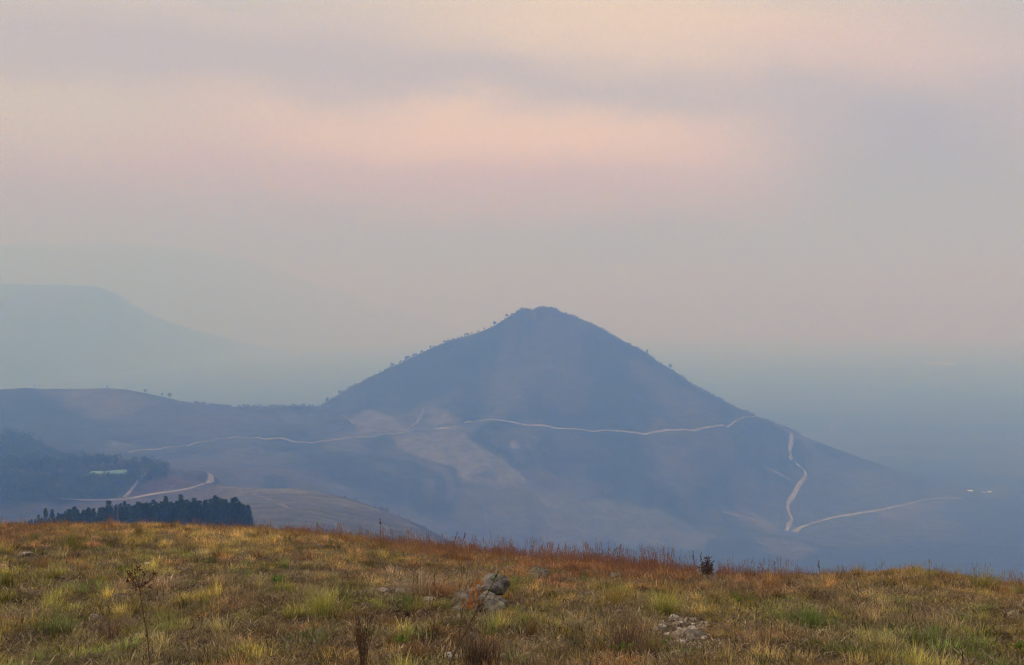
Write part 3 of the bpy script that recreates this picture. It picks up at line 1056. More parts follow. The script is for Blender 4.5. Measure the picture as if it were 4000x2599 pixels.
wood = [(-60, 1760), (60, 1745), (150, 1760), (230, 1800), (330, 1808), (430, 1815), (520, 1828), (600, 1835), (660, 1850), (650, 1868), (560, 1893), (430, 1940), (380, 1962), (200, 1966), (-60, 1966)]
wa = np.array(wood, float)
cand = 0
placed = 0
spots = []
while placed < 285 and cand < 20000:
    cand += 1
    px, py = random.uniform(-60, 660), random.uniform(1745, 1966)
    if seg_dist(np.array([px]), np.array([py]), wood)[0] > 0:
        continue
    if 295 < px < 490 and 1836 < py < 1866 + 22:
        continue
    x, y = hit(px, py, 950)
    if any((x - a) ** 2 + (y - b_) ** 2 < 34 for a, b_ in spots):
        continue
    spots.append((x, y))
    h = random.uniform(8.5, 13)
    if px < 170 and py < 1860:
        h = random.uniform(13, 19)
    if 295 < px < 490 and py > 1880:
        h = min(h, (py - 1846) / F * y * .98)
        if h < 2.5:
            continue
    if px < 170 and py < 1860:
        lb, gp = 'tall tree in the highest crowns of the farm wood by the left edge', 'tall trees of the upper farm wood'
    elif px > 500:
        lb, gp = 'hazy tree in the wood right of the mint green roof', 'trees right of the mint roof'
    elif py < 1840:
        lb, gp = 'hazy green tree standing behind the mint green roof', 'trees behind the mint roof'
    else:
        lb, gp = 'hazy green tree of the wood below and left of the mint green roof', 'trees below the mint roof'
    far_tree(px, py, h, lb, gp, oliv if random.random() < .12 else None, xy=(x, y), parts=True)
    placed += 1
for px, py, h, lab, va in [
        (478, 1832, 10, 'yellowish tree just behind the right end of the mint green roof', yel),
        (185, 1800, 9, 'yellow brown tree beside the two tall dark crowns at left', yel),
        (628, -1330, 15, 'tall wide topped tree at the right end of the farm wood', None),
        (668, -1320, 10, 'dark rounded tree right of the tall wide topped one, at the wood edge', None),
        (766, -1285, 11, 'small lone tree on the skyline behind the road bend, the left one', None),
        (795, -1285, 8, 'small round tree directly above the sharp road bend', None),
        (838, -1280, 5, 'tiny bush just right of the sharp road bend', None),
        (100, 1765, 26, 'great dark crown standing above the farm wood at left', None),
        (20, 1760, 26, 'great dark tree cut by the left edge above the farm wood', None)]:
    far_tree(px, py, h, lab, None, va, name='broadleaf_tree' if va is None else 'yellow_tree', parts=True)

# trees and bushes on the skylines
GR1 = 'small trees on the left skyline of the conical hill'
random.seed(77)


def skyline(px, rmin=1900):
    th = math.atan((px - 2000) / F)
    j = np.searchsorted(TH, th)
    m = (RR > rmin) & (RR < 2900)
    i = np.where(m)[0][np.argmin(PYG[m, j])]
    return XG[i, j], YG[i, j]


px = 1275.0
while px < 1985:
    clump = float(fbm(np.array([px / 55]), np.array([1.0]), 2, 9)[0])
    h = random.uniform(2.0, 5.0) * (.5 + 1.2 * clump)
    if 1320 < px < 1510:
        h *= .55
    if random.random() < (.45 if 1320 < px < 1520 else .8):
        far_tree(0, 0, h, 'small hazy tree on the left skyline of the conical hill', GR1, xy=skyline(px), name='small_tree', wk=random.uniform(.7, 1.1))
    px += random.uniform(8, 22)
px = 2010.0
while px < 3150:
    if random.random() < .6:
        far_tree(0, 0, random.uniform(1.5, 3.2), 'low bush roughening the right skyline of the conical hill', 'bushes on the right skyline of the conical hill', xy=skyline(px), name='small_bush', wk=1.3)
    px += random.uniform(14, 30)
for px, h, lab in [(1272, 11, 'spreading tree where the ridge meets the left foot of the conical hill'),
                   (1320, 9, 'small tree a little up the left foot of the conical hill'),
                   (1527, 9, 'lone dark tree standing clear on the bare left skyline of the hill'),
                   (1580, 9, 'dense bush at the lower end of the tree line on the hill skyline'),
                   (1930, 10, 'taller tree near the top of the tree line left of the summit'),
                   (1975, 8, 'bush clump just left of the summit of the conical hill'),
                   (2525, 8, 'bush jutting from the right skyline of the conical hill'),
                   (2615, 9, 'rounded bush lower on the right skyline of the conical hill'),
                   (563, 8, 'small umbrella shaped tree on the crest of the left ridge'),
                   (628, 8, 'bushy tree on the ridge crest left of the dark upright one'),
                   (656, 11, 'dark upright tree on the ridge crest right of the umbrella shaped one'),
                   (418, 5, 'tiny tree at the highest flat of the left ridge')]:
    far_tree(0, 0, h, lab, None, xy=skyline(px), name='small_tree', parts=True, wk=.8)
px = 760.0
while px < 1265:
    if random.random() < .8:
        far_tree(0, 0, random.uniform(2, 5.5), 'low tree in the ragged line along the left ridge', 'low trees along the left ridge crest', xy=skyline(px), name='small_tree', wk=1.2)
    px += random.uniform(8, 17)

# masts on the left ridge and the tall pole by the pines
M_steel = simple_mat('grey_steel', (.22, .22, .22), (.30, .30, .30), 3, .6)


def mast(name, x, y, z, h, r, label, cat, arm=0.0, lattice=False):
    e = empty(name, (x, y, z))
    m = MB()
    if lattice:
        for k in range(3):
            a_ = 2.09 * k
            m.tube([(math.cos(a_) * r * 3, math.sin(a_) * r * 3, -1), (math.cos(a_) * r, math.sin(a_) * r, h)], r * .5, r * .4, 4)
        for q in range(8):
            zz = h * q / 8
            rr_ = r * (3 - 2 * q / 8)
            for k in range(3):
                a1, a2 = 2.09 * k, 2.09 * (k + 1)
                m.tube([(math.cos(a1) * rr_, math.sin(a1) * rr_, zz), (math.cos(a2) * rr_ * .95, math.sin(a2) * rr_ * .95, zz + h / 8)], r * .25, r * .25, 3)
    else:
        m.tube([(0, 0, -1), (0, 0, h)], r, r * .7, 8)
    link('pole', m.mesh('pole', [M_steel], True), e)
    if arm:
        a = MB()
        a.tube([(-arm, 0, h * .95), (arm, 0, h * .95)], r * .5, r * .5, 5)
        link('cross_arm', a.mesh('cross_arm', [M_steel]), e)
        for s in (-1, 1):
            i_ = MB()
            i_.tube([(s * arm * .9, 0, h * .95), (s * arm * .9, 0, h * .95 + r * 3)], r * .5, r * .3, 5)
            link('insulator', i_.mesh('insulator', [M_steel]), e)
    tag(e, label, cat)


x, y = (458 - 2000) / F * 352, 352
z = gz(x, y)
mast('tall_pole', x, y, z, -(1908 - HOR) / F * 352 - z, .085, 'thin tall grey pole rising in front of the pine plantation', 'pole')
x, y = skyline(132)
mast('radio_mast', x, y, gz(x, y), 9, .3, 'left one of two faint thin masts on the left ridge crest', 'mast', 0, True)
x, y = skyline(148)
mast('radio_mast', x, y, gz(x, y), 8, .3, 'right one of two faint thin masts on the left ridge crest', 'mast', 0, True)

# ------------------------------------------------------------------ buildings
M_mint = simple_mat('mint_roof', (.17, .33, .27), (.23, .40, .33), .5, .6, 0)
M_wall = simple_mat('pale_wall', (.20, .18, .15), (.26, .24, .20), .5, .9, 0)
M_white = simple_mat('white_roof', (.70, .70, .70), (.82, .82, .82), .5, .6, 0)
M_dark = simple_mat('dark_window', (.02, .02, .025), (.03, .03, .035), 1, .3, 0)


def box(mb, x0, x1, y0, y1, z0, z1):
    v = [(x0, y0, z0), (x1, y0, z0), (x1, y1, z0), (x0, y1, z0), (x0, y0, z1), (x1, y0, z1), (x1, y1, z1), (x0, y1, z1)]
    for f_ in [(0, 3, 2, 1), (4, 5, 6, 7), (0, 1, 5, 4), (1, 2, 6, 5), (2, 3, 7, 6), (3, 0, 4, 7)]:
        mb.quad([v[i] for i in f_])


def wing(e, L, Wd, wh, rh, ang=0.0, ox=0.0, oy=0.0, rmat=None, wins=5):
    ca, sa = math.cos(ang), math.sin(ang)

    def tr(mb):
        mb.v = [(ox + x * ca - y * sa, oy + x * sa + y * ca, z) for x, y, z in mb.v]
    w_ = MB()
    box(w_, -L / 2, L / 2, -Wd / 2, Wd / 2, -1.5, wh)
    for s in (-1, 1):
        xx = s * (L / 2)
        w_.quad([(xx, -Wd / 2, wh), (xx, Wd / 2, wh), (xx, 0, wh + rh), (xx, 0, wh + rh)])
    tr(w_)
    link('wall', w_.mesh('wall', [M_wall]), e)
    r_ = MB()
    o = .6
    for s in (-1, 1):
        a0 = (-L / 2 - o, s * (Wd / 2 + o), wh - o * rh / (Wd / 2) + .05)
        a1 = (L / 2 + o, s * (Wd / 2 + o), wh - o * rh / (Wd / 2) + .05)
        b1, b0 = (L / 2 + o, 0, wh + rh + .05), (-L / 2 - o, 0, wh + rh + .05)
        r_.quad([a0, a1, b1, b0])
        r_.quad([tuple(np.add(p, (0, 0, .18))) for p in (a0, a1, b1, b0)])
        r_.quad([a0, a1, tuple(np.add(a1, (0, 0, .18))), tuple(np.add(a0, (0, 0, .18)))])
    tr(r_)
    link('roof', r_.mesh('roof', [rmat]), e)
    for k in range(wins):
        xx = -L / 2 + L * (k + .5) / wins
        q = MB()
        box(q, xx - .6, xx + .6, -Wd / 2 - .06, -Wd / 2 + .02, .9, 2.1)
        tr(q)
        link('window', q.mesh('window', [M_dark]), e)


x, y = hit(435, 1862, 1000)
e = empty('farm_house', (x, y, gz(x, y)))
wing(e, 17, 8, 3.0, 2.8, math.radians(38), 5, 1, M_mint, 4)
wing(e, 20, 6, 3.0, 1.4, math.radians(-10), -11, 3, M_mint, 4)
tag(e, 'long low house with a mint green roof half hidden in the farm wood', 'house')
for px, py, L, hh, lab in [(3792, 1926, 9, 3.5, 'small white roofed house on the plain, leftmost of three'),
                           (3845, 1932, 9, 3, 'dull grey roofed house on the plain, middle of three'),
                           (3868, 1933, 6, 5, 'bright white tall narrow house on the plain, rightmost of three')]:
    x, y = hit(px, py, 1800)
    e = empty('small_house', (x, y, gz(x, y)))
    wing(e, L, 6, hh, 1.6, random.uniform(-.3, .3), 0, 0, M_white if 'white' in lab else M_steel, 2)
    tag(e, lab, 'house')

# ------------------------------------------------------------------ scattering with geometry nodes (uncountable ground cover only)
def scatter(name, pts, rot, scl, vid, tint, meshes, label, cat):
    coll = bpy.data.collections.new(name + '_kinds')
    for k, me in enumerate(meshes):
        coll.objects.link(bpy.data.objects.new('%s_kind_%02d' % (name, k), me))
    me = bpy.data.meshes.new(name)
    n = len(pts)
    me.vertices.add(n)
    me.vertices.foreach_set('co', np.asarray(pts, np.float32).ravel())
    for nm, ty, key, arr in (('rot', 'FLOAT_VECTOR', 'vector', rot), ('scl', 'FLOAT_VECTOR', 'vector', scl)):
        a_ = me.attributes.new(nm, ty, 'POINT')
        a_.data.foreach_set(key, np.asarray(arr, np.float32).ravel())
    a_ = me.attributes.new('vid', 'INT', 'POINT')
    a_.data.foreach_set('value', np.asarray(vid, np.int32))
    a_ = me.attributes.new('tint', 'FLOAT_COLOR', 'POINT')
    c_ = np.ones((n, 4), np.float32)
    c_[:, :3] = tint
    a_.data.foreach_set('color', c_.ravel())
    o = link(name, me)
    ng = bpy.data.node_groups.new(name, 'GeometryNodeTree')
    ng.interface.new_socket('Geometry', in_out='INPUT', socket_type='NodeSocketGeometry')
    ng.interface.new_socket('Geometry', in_out='OUTPUT', socket_type='NodeSocketGeometry')
    gi, go = ng.nodes.new('NodeGroupInput'), ng.nodes.new('NodeGroupOutput')
    ci = ng.nodes.new('GeometryNodeCollectionInfo')
    ci.inputs['Collection'].default_value = coll
    ci.inputs['Separate Children'].default_value = True
    ci.inputs['Reset Children'].default_value = True
    ip = ng.nodes.new('GeometryNodeInstanceOnPoints')
    ip.inputs['Pick Instance'].default_value = True

    def attr(nm, dt):
        a2 = ng.nodes.new('GeometryNodeInputNamedAttribute')
        a2.data_type = dt
        a2.inputs['Name'].default_value = nm
        return next(s for s in a2.outputs if s.enabled and s.name == 'Attribute')
    er = ng.nodes.new('FunctionNodeEulerToRotation')
    L = ng.links.new
    L(gi.outputs[0], ip.inputs['Points'])
    L(ci.outputs[0], ip.inputs['Instance'])
    L(attr('vid', 'INT'), ip.inputs['Instance Index'])
    L(attr('rot', 'FLOAT_VECTOR'), er.inputs[0])
    L(er.outputs[0], ip.inputs['Rotation'])
    L(attr('scl', 'FLOAT_VECTOR'), ip.inputs['Scale'])
    L(ip.outputs[0], go.inputs[0])
    md = o.modifiers.new('scatter', 'NODES')
    md.node_group = ng
    tag(o, label, cat, kind='stuff')
    return o


# scrub over the distant slopes: bushes a few metres high
random.seed(5)
bush = [joined(*broad_mesh(3, 4, 500 + k, 60, low=0), 'bush') for k in range(4)]
M_scrub = leafy('scrub_leaves', None, None, .1, tint=True)
for me in bush:
    me.materials.clear()
    me.materials.append(M_bark)
    me.materials.append(M_scrub)
m = (np.abs(TG) < .47) & (RG > 1000) & (RG < 2620)
ii = np.argwhere(m)
ii = ii[rng.choice(len(ii), 60000, replace=False)]
X_, Y_, Z_ = XG[ii[:, 0], ii[:, 1]], YG[ii[:, 0], ii[:, 1]], ZG[ii[:, 0], ii[:, 1]]
cvv = cov[ii[:, 0], ii[:, 1]].mean(1)
dens = sstep(fbm(X_ / 70, Y_ / 70, 4, 61), .50, .66) * sstep(cvv, .075, .035)
dens = dens * (.30 + .7 * np.exp(-((X_ - 60) ** 2 + (Y_ - 2500) ** 2) / 330 ** 2))
keep = rng.random(len(X_)) < dens * .65
X_, Y_, Z_ = X_[keep], Y_[keep], Z_[keep]
ex, ey = [], []
for _p in rng.uniform(760, 3200, 2800):          # the bush thickens along the skylines
    if fbm(np.array([_p / 40]), np.array([3.0]), 2, 15)[0] < (.40 if _p < 2000 else .47):
        continue
    _x, _y = skyline(_p)
    _r = 1 + rng.uniform(-.022, .004)
    ex.append(_x * _r)
    ey.append(_y * _r)
X_, Y_ = np.r_[X_, ex], np.r_[Y_, ey]
Z_ = np.r_[Z_, [gz(a_, b_) for a_, b_ in zip(ex, ey)]]
n = len(X_)
s_ = rng.uniform(.5, 1.25, n)
s_[-len(ex):] *= 1.25
tn = np.array((.014, .028, .014)) * rng.uniform(.6, 1.5, n)[:, None]
scatter('scrub', np.stack([X_, Y_, Z_ - .3], 1), np.stack([np.zeros(n), np.zeros(n), rng.uniform(0, 6.28, n)], 1), np.stack([s_ * 1.2, s_ * 1.2, s_], 1),
        rng.integers(0, 4, n), tn, bush, 'low dark scrub dotted over the distant slopes and the conical hill', 'scrub')

# ------------------------------------------------------------------ foreground ground
xs_t = np.concatenate([np.linspace(-math.pi, -.75, 30)[:-1], np.linspace(-.75, .75, 420), np.linspace(.75, math.pi, 30)[1:]])
rs = np.exp(np.concatenate([np.linspace(math.log(.4), math.log(6), 14)[:-1], np.linspace(math.log(6), math.log(68), 330)]))
tg_, rg_ = np.meshgrid(xs_t, rs)
xf, yf = rg_ * np.sin(tg_), rg_ * np.cos(tg_)
zf = H(xf, yf)
hole = fore_hit(1640, 2405)


def dent(xx, yy, zz, c_, rx, ry, dep):
    return zz - dep * np.exp(-(((xx - c_.x) / rx) ** 2 + ((yy - c_.y) / ry) ** 2))


zf = dent(xf, yf, zf, fore_hit(1620, 2402), .20, .35, .10)
zf = dent(xf, yf, zf, fore_hit(2420, 2395), .35, .45, .10)
edge = sstep(rg_, 60, 68)
zf = zf - edge * .25
n = xf.shape
ii = np.arange(n[0] * n[1]).reshape(n)
q = np.stack([ii[:-1, :-1], ii[:-1, 1:], ii[1:, 1:], ii[1:, :-1]], -1).reshape(-1, 4)[:, ::-1]
cap = len(ii.ravel())
vv = np.stack([xf, yf, zf], -1).reshape(-1, 3)
tag(link('ground', mesh_np('ground', vv, q, [M_soil])), 'stony brown soil of the near hilltop under the grass', 'ground', kind='structure')


# ------------------------------------------------------------------ grass clump kinds
def tuft(seed, nb, h, spread, lean, wd, hue=.18, drop=1.0):
    random.seed(seed)
    m = MB()
    for i in range(nb):
        a_ = random.random() * 6.28
        r_ = abs(random.gauss(0, spread))
        p = (math.cos(a_) * r_, math.sin(a_) * r_, -.02)
        b_ = a_ + random.gauss(0, .7)
        k = random.uniform(.35, 1.45)
        dry = random.random() < hue
        c_ = (k * 1.6, k * 1.35, k * 1.5) if dry else (k, k, k)
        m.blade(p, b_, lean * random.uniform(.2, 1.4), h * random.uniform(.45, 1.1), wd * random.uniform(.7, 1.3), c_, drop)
    return m.mesh('tuft', [M_grass])


def seed_tuft(seed, nb, h, spread, wd):
    """upright culms with loose seed heads"""
    random.seed(seed)
    m = MB()
    for i in range(nb):
        a_ = random.random() * 6.28
        r_ = abs(random.gauss(0, spread))
        p = (math.cos(a_) * r_, math.sin(a_) * r_, -.02)
        b_ = random.random() * 6.28
        k = random.uniform(.6, 1.2)
        hh = h * random.uniform(.55, 1.1)
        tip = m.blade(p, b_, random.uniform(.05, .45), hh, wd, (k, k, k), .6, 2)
        for e_ in range(5):
            d = Vector((math.cos(b_) * .5 + random.uniform(-.5, .5), math.sin(b_) * .5 + random.uniform(-.5, .5), 1))
            m.leaf(tip - Vector((0, 0, hh * .05 * e_)), d, rv(), hh * .075, wd * 1.5, (k * .75, k * .62, k * .7))
    for i in range(nb // 2):
        a_ = random.random() * 6.28
        k = random.uniform(.7, 1.2)
        m.blade((math.cos(a_) * spread, math.sin(a_) * spread, -.02), a_, random.uniform(.3, 1), h * random.uniform(.25, .5), wd * 1.2, (k * .9, k * 1.15, k), 1)
    return m.mesh('seed_tuft', [M_grass])


def litter(seed, nb, rad, wd):
    """dead blades lying about"""
    random.seed(seed)
    m = MB()
    for i in range(nb):
        a_ = random.random() * 6.28
        r_ = rad * math.sqrt(random.random())
        p = Vector((math.cos(a_) * r_, math.sin(a_) * r_, random.uniform(0, .03)))
        d = Vector((random.uniform(-1, 1), random.uniform(-1, 1), random.uniform(-.05, .45)))
        k = random.uniform(.5, 1.4)
        m.leaf(p, d, Vector((0, 0, 1)), random.uniform(.03, .10), wd * random.uniform(.7, 1.4), (k, k, k))
    return m.mesh('litter', [M_grass])


GK = [tuft(600 + k, 34, .19, .040, .9, .0075) for k in range(4)]           # 0-3 leafy tufts
GK += [tuft(610 + k, 30, .13, .07, 1.5, .008, .4, .6) for k in range(3)]   # 4-6 low spreading tufts
GK += [tuft(620 + k, 40, .10, .09, 1.0, .009, .2) for k in range(2)]        # 7-8 fine short turf
SK = [seed_tuft(640 + k, 16, .42, .05, .0042) for k in range(4)]
LK = [litter(660 + k, 60, .20, .0075) for k in range(3)]

RED, OCH, OLV, GRN, STR, BRN = [np.array(c_) for c_ in ((.44, .21, .092), (.58, .44, .135), (.41, .39, .090), (.21, .28, .066), (.60, .47, .27), (.18, .115, .070))]


def wedge(n_, y0, y1, power=1.0):
    """random spots in the view wedge, thinner far off"""
    u = rng.random(n_)
    y_ = y0 * (y1 / y0) ** u if power == 1 else y0 + (y1 - y0) * u
    a_ = rng.uniform(-.56, .56, n_)
    return a_ * y_, y_


def crest(x_, y_):
    """how near the brow: 0 close by, 1 at the brow and beyond"""
    t_ = np.interp(x_ / y_, BA, BT)
    s_, c_ = _sc(t_)
    yc = np.sqrt(Z0 / c_)
    return y_ / yc


def pix(x_, y_, z_):
    return 2000 + x_ / y_ * F, HOR - z_ / y_ * F


# painted regions of tone, given where they lie in the photograph: (px, py, wx, wy, colour, amount)
TONES = [(270, 2140, 60, 30, OLV * .6, .9), (200, 2480, 90, 50, GRN * .8, .9), (560, 2160, 120, 40, OLV, .6), (1050, 2260, 110, 40, GRN, .6), (1100, 2310, 60, 40, OLV * .7, .7),
         (1480, 2190, 90, 40, OLV, .6), (2330, 2400, 260, 50, OLV * .8, .7), (3100, 2430, 150, 50, GRN * .8, .7), (3600, 2510, 260, 60, GRN * .85, .7), (2900, 2380, 200, 40, OLV * .9, .6),
         (3330, 2590, 120, 40, GRN * .6, .6), (1950, 2570, 200, 50, BRN * 1.3, .5), (450, 2560, 300, 60, OLV, .5), (100, 2120, 300, 60, RED * .9, .7), (3000, 2300, 330, 40, RED * .9, .7),
         (2300, 2250, 500, 50, RED * 1.1, .85), (1700, 2160, 260, 40, RED, .7), (1620, 2290, 110, 40, STR * .9, .7), (1180, 2180, 140, 40, RED * 1.05, .5), (860, 2120, 300, 45, OCH * 1.0, .6),
         (1350, 2300, 140, 50, BRN * 1.5, .4), (3500, 2300, 400, 50, OCH * .62, .7), (3250, 2540, 200, 40, OCH * .8, .5), (3450, 2420, 120, 30, RED * .7, .5), (600, 2400, 250, 70, OLV * .9, .4),
         (2500, 2440, 160, 60, BRN * 1.1, .4), (2330, 2560, 200, 60, RED * 1.0, .45), (1400, 2560, 200, 50, RED * 1.1, .4), (850, 2230, 160, 50, OCH, .4)]


def tone(x_, y_, z_, seed):
    cr = crest(x_, y_)
    a_ = fbm(x_ / 1.7, y_ / 2.6, 4, seed)
    b_ = fbm(x_ / .55, y_ / .8, 3, seed + 7)
    k1 = sstep(a_, .36, .60)[:, None]
    c_ = OLV * (1 - k1) + OCH * k1
    k2 = (sstep(b_, .48, .68) * .8)[:, None]
    c_ = c_ * (1 - k2) + RED * k2 * .95
    k3 = (sstep(fbm(x_ / .7, y_ / .9, 3, seed + 3), .60, .72) * sstep(cr, .8, .35))[:, None]
    c_ = c_ * (1 - k3) + GRN * k3
    k4 = (sstep(fbm(x_ / .9, y_ / 1.2, 3, seed + 5), .58, .74) * .7)[:, None]
    c_ = c_ * (1 - k4) + STR * .8 * k4
    k5 = (sstep(cr, .5, .85) * .55)[:, None]
    c_ = c_ * (1 - k5) + (RED * .65 + OCH * .35) * k5
    px_, py_ = pix(x_, y_, z_)
    for (u, v, wx, wy, col_, am) in TONES:
        k = (np.exp(-((px_ - u) / wx) ** 2 - ((py_ - v) / wy) ** 2) * am)[:, None]
        c_ = c_ * (1 - k) + col_ * k
    return c_ * rng.uniform(.65, 1.3, len(x_))[:, None]


def avoid(x_, y_, z_):
    """leave the rocks and bare spots open"""
    px_, py_ = pix(x_, y_, z_)
    ok = np.ones(len(x_), bool)
    for (u, v, wx, wy) in [(1870, 2385, 110, 32), (2105, 2262, 45, 12), (2665, 2470, 120, 62), (1600, 2410, 110, 26), (3960, 2425, 45, 22), (480, 2330, 70, 10), (1290, 2385, 70, 16),
                           (250, 2275, 60, 10), (1780, 2580, 60, 18), (3150, 2585, 110, 14), (2420, 2392, 150, 14), (1240, 2490, 40, 18), (1850, 2505, 36, 22), (300, 2350, 60, 10), (3700, 2590, 80, 12), (2768, 2266, 45, 12), (95, 2172, 40, 10), (572, 2208, 20, 6), (2272, 2340, 36, 12), (2357, 2350, 18, 9), (1490, 2330, 36, 14), (1560, 2330, 36, 14), (3572, 2394, 22, 7), (3200, 2404, 22, 8), (3730, 2408, 22, 9), (365, 2430, 34, 10), (2405, 2268, 30, 8), (1410, 2380, 50, 10)]:
        dv = (py_ - v) / wy
        ok &= ((px_ - u) / wx) ** 2 + np.where(dv > 0, dv * .5, dv) ** 2 > 1
    return ok


# leafy grass, in clumps with gaps between them
cx, cy = wedge(11500, 5.5, 54)
ccr = crest(cx, cy)
k = ccr < 1.35
cx, cy, ccr = cx[k], cy[k], ccr[k]
nc_ = len(cx)
crad = rng.uniform(.07, .22, nc_) * (.8 + .5 * sstep(cy, 8, 40))
ckind = rng.random(nc_)                       # leafy or spreading
cdark = rng.choice([.38, .78, 1.2, 1.42], nc_, p=[.26, .26, .32, .16]) * rng.uniform(.8, 1.2, nc_)
chgt = rng.choice([.45, .85, 1.4, 2.0], nc_, p=[.3, .32, .27, .11]) * rng.uniform(.85, 1.15, nc_)
ctone = tone(cx, cy, H_fore(cx, cy), 300)
gk = (rng.random(nc_) < .13 * sstep(ccr, .95, .5))[:, None]
ctone = np.where(gk, GRN * rng.uniform(.7, 1.2, nc_)[:, None], ctone)
per = 6
ang = rng.uniform(0, 6.28, (nc_, per))
rad_ = crad[:, None] * np.sqrt(rng.random((nc_, per)))
x_ = (cx[:, None] + np.cos(ang) * rad_).ravel()
y_ = (cy[:, None] + np.sin(ang) * rad_).ravel()
hx = np.repeat(chgt, per) * (1.15 - .5 * (rad_ / crad[:, None]).ravel())
kd = np.repeat(ckind, per)
tn = (ctone * cdark[:, None]).repeat(per, 0) * rng.uniform(.85, 1.15, nc_ * per)[:, None]
x2, y2 = wedge(26000, 5.5, 54)               # short turf between the clumps
x_, y_ = np.r_[x_, x2], np.r_[y_, y2]
hx = np.r_[hx, rng.uniform(.4, .75, len(x2))]
kd = np.r_[kd, np.full(len(x2), .99)]
z_ = H_fore(x_, y_)
tn = np.concatenate([tn, tone(x2, y2, H_fore(x2, y2), 330) * rng.uniform(.6, 1.05, len(x2))[:, None]])
cr = crest(x_, y_)
bare = fbm(x_ / .7, y_ / 1.0, 3, 201)
keep = avoid(x_, y_, z_) & (cr < 1.35) & ((kd < .98) | (bare > .52 - .36 * sstep(cr, .3, .7)))
x_, y_, z_, cr, hx, kd, tn = x_[keep], y_[keep], z_[keep], cr[keep], hx[keep], kd[keep], tn[keep]
n = len(x_)
vid = np.where(kd < .40, rng.integers(0, 4, n), np.where(kd < .75, rng.integers(4, 7, n), rng.integers(7, 9, n)))
s_ = rng.uniform(.7, 1.1, n) * (.72 + .50 * sstep(y_, 8, 40))
sh_ = s_ * hx * (1 - .25 * sstep(cr, .9, 1.2))
scatter('short_grass', np.stack([x_, y_, z_], 1), np.stack([rng.normal(0, .12, n), rng.normal(0, .12, n), rng.uniform(0, 6.28, n)], 1), np.stack([s_, s_, sh_], 1), vid,
        tn, GK, 'olive, ochre and green tufted grass covering the near hilltop', 'grass')
NG = n
# red seeding grass, thick along the brow
x_, y_ = wedge(34000, 6.5, 54, 2)
z_ = H_fore(x_, y_)
cr = crest(x_, y_)
px_, py_ = pix(x_, y_, z_)
mz = fbm(x_ / 1.4, y_ / 1.6, 3, 401)
w_ = sstep(cr, .50, .95) * (.45 + .55 * sstep(mz, .40, .60)) + .05 * sstep(mz, .55, .7)
side = np.interp(px_, [0, 400, 900, 1300, 1700, 2300, 2800, 3200, 3450, 3600, 4000], [.7, .45, .5, .8, 1, 1, .8, .5, .25, .2, .55])
keep = (rng.random(len(x_)) < w_ * side) & avoid(x_, y_, z_) & (cr < 1.45)
x_, y_, z_, cr, px_ = x_[keep], y_[keep], z_[keep], cr[keep], px_[keep]
n = len(x_)
s_ = rng.uniform(.38, .80, n) * np.interp(px_, [0, 500, 1000, 1400, 2000, 2500, 3000, 3400, 4000], [.7, .6, .8, 1.05, 1.2, 1.25, .95, .65, .85])
tall = rng.random(n) < .10
s_[tall] *= 1.7
s_ = s_ * np.interp(y_, [20, 45], [.85, 1.15])
k = rng.uniform(0, 1, n)[:, None]
tn = (RED * .95 * (1 - k) + OCH * .75 * k) * rng.uniform(.55, 1.2, n)[:, None]
rosy = np.interp(px_, [1300, 1900, 2900, 3300], [0, .5, .5, 0])[:, None]
tn = tn * (1 - rosy) + np.array((.33, .145, .105)) * rosy * rng.uniform(.6, 1.2, n)[:, None]
scatter('red_grass', np.stack([x_, y_, z_], 1), np.stack([rng.normal(0, .10, n), rng.normal(0, .10, n), rng.uniform(0, 6.28, n)], 1), np.stack([s_, s_, s_], 1), rng.integers(0, 4, n),
        tn, SK, 'reddish seeding grass standing thick along the brow of the hilltop', 'grass')
# dead litter
x_, y_ = wedge(13000, 5.5, 34)
z_ = H_fore(x_, y_)
keep = avoid(x_, y_, z_) | (rng.random(len(x_)) < .3)
x_, y_, z_ = x_[keep], y_[keep], z_[keep]
n = len(x_)
k = rng.uniform(0, 1, n)[:, None]
tn = (STR * .85 * (1 - k) + np.array((.20, .135, .08)) * k) * rng.uniform(.4, 1.05, n)[:, None]
s_ = rng.uniform(.7, 1.4, n)
scatter('dead_grass_litter', np.stack([x_, y_, z_ + .01], 1), np.stack([np.zeros(n), np.zeros(n), rng.uniform(0, 6.28, n)], 1), np.stack([s_, s_, s_], 1), rng.integers(0, 3, n),
        tn, LK, 'straw coloured dead grass lying between the tufts', 'dead grass')


# ------------------------------------------------------------------ rocks
def ico(sub):
    bm = bmesh.new()
    bmesh.ops.create_icosphere(bm, subdivisions=sub, radius=1)
    v = np.array([p.co[:] for p in bm.verts])
    f_ = np.array([[q.index for q in fc.verts] for fc in bm.faces])
    bm.free()
    return v, f_


ICO = {k: ico(k) for k in (2, 3, 4, 5)}


def rock_mesh(name, size, seed, sub=4, planes=11, rough=.17, mat=None, layers=0):
    r_ = np.random.default_rng(seed)
    v, f_ = ICO[sub]
    nn = r_.normal(size=(planes, 3))
    nn /= np.linalg.norm(nn, axis=1)[:, None]
    hh = r_.uniform(.55, .95, planes)
    d = np.clip(v @ nn.T, 1e-3, None)
    rad = np.minimum((hh[None] / d).min(1), 1.15)
    p = v * rad[:, None]
    nz = fbm(v[:, 0] * 3 + seed, v[:, 1] * 3 + v[:, 2] * 2.3, 4, seed) - .5
    p = p * (1 + nz * rough * 2.2)[:, None]
    if layers:
        st = np.sin(p[:, 2] * layers + v[:, 0] * 1.2) * .045
        p[:, :2] *= (1 + st)[:, None]
    p = p * np.array(size) * .5
    return mesh_np(name, p, f_, [mat or M_rock], False)


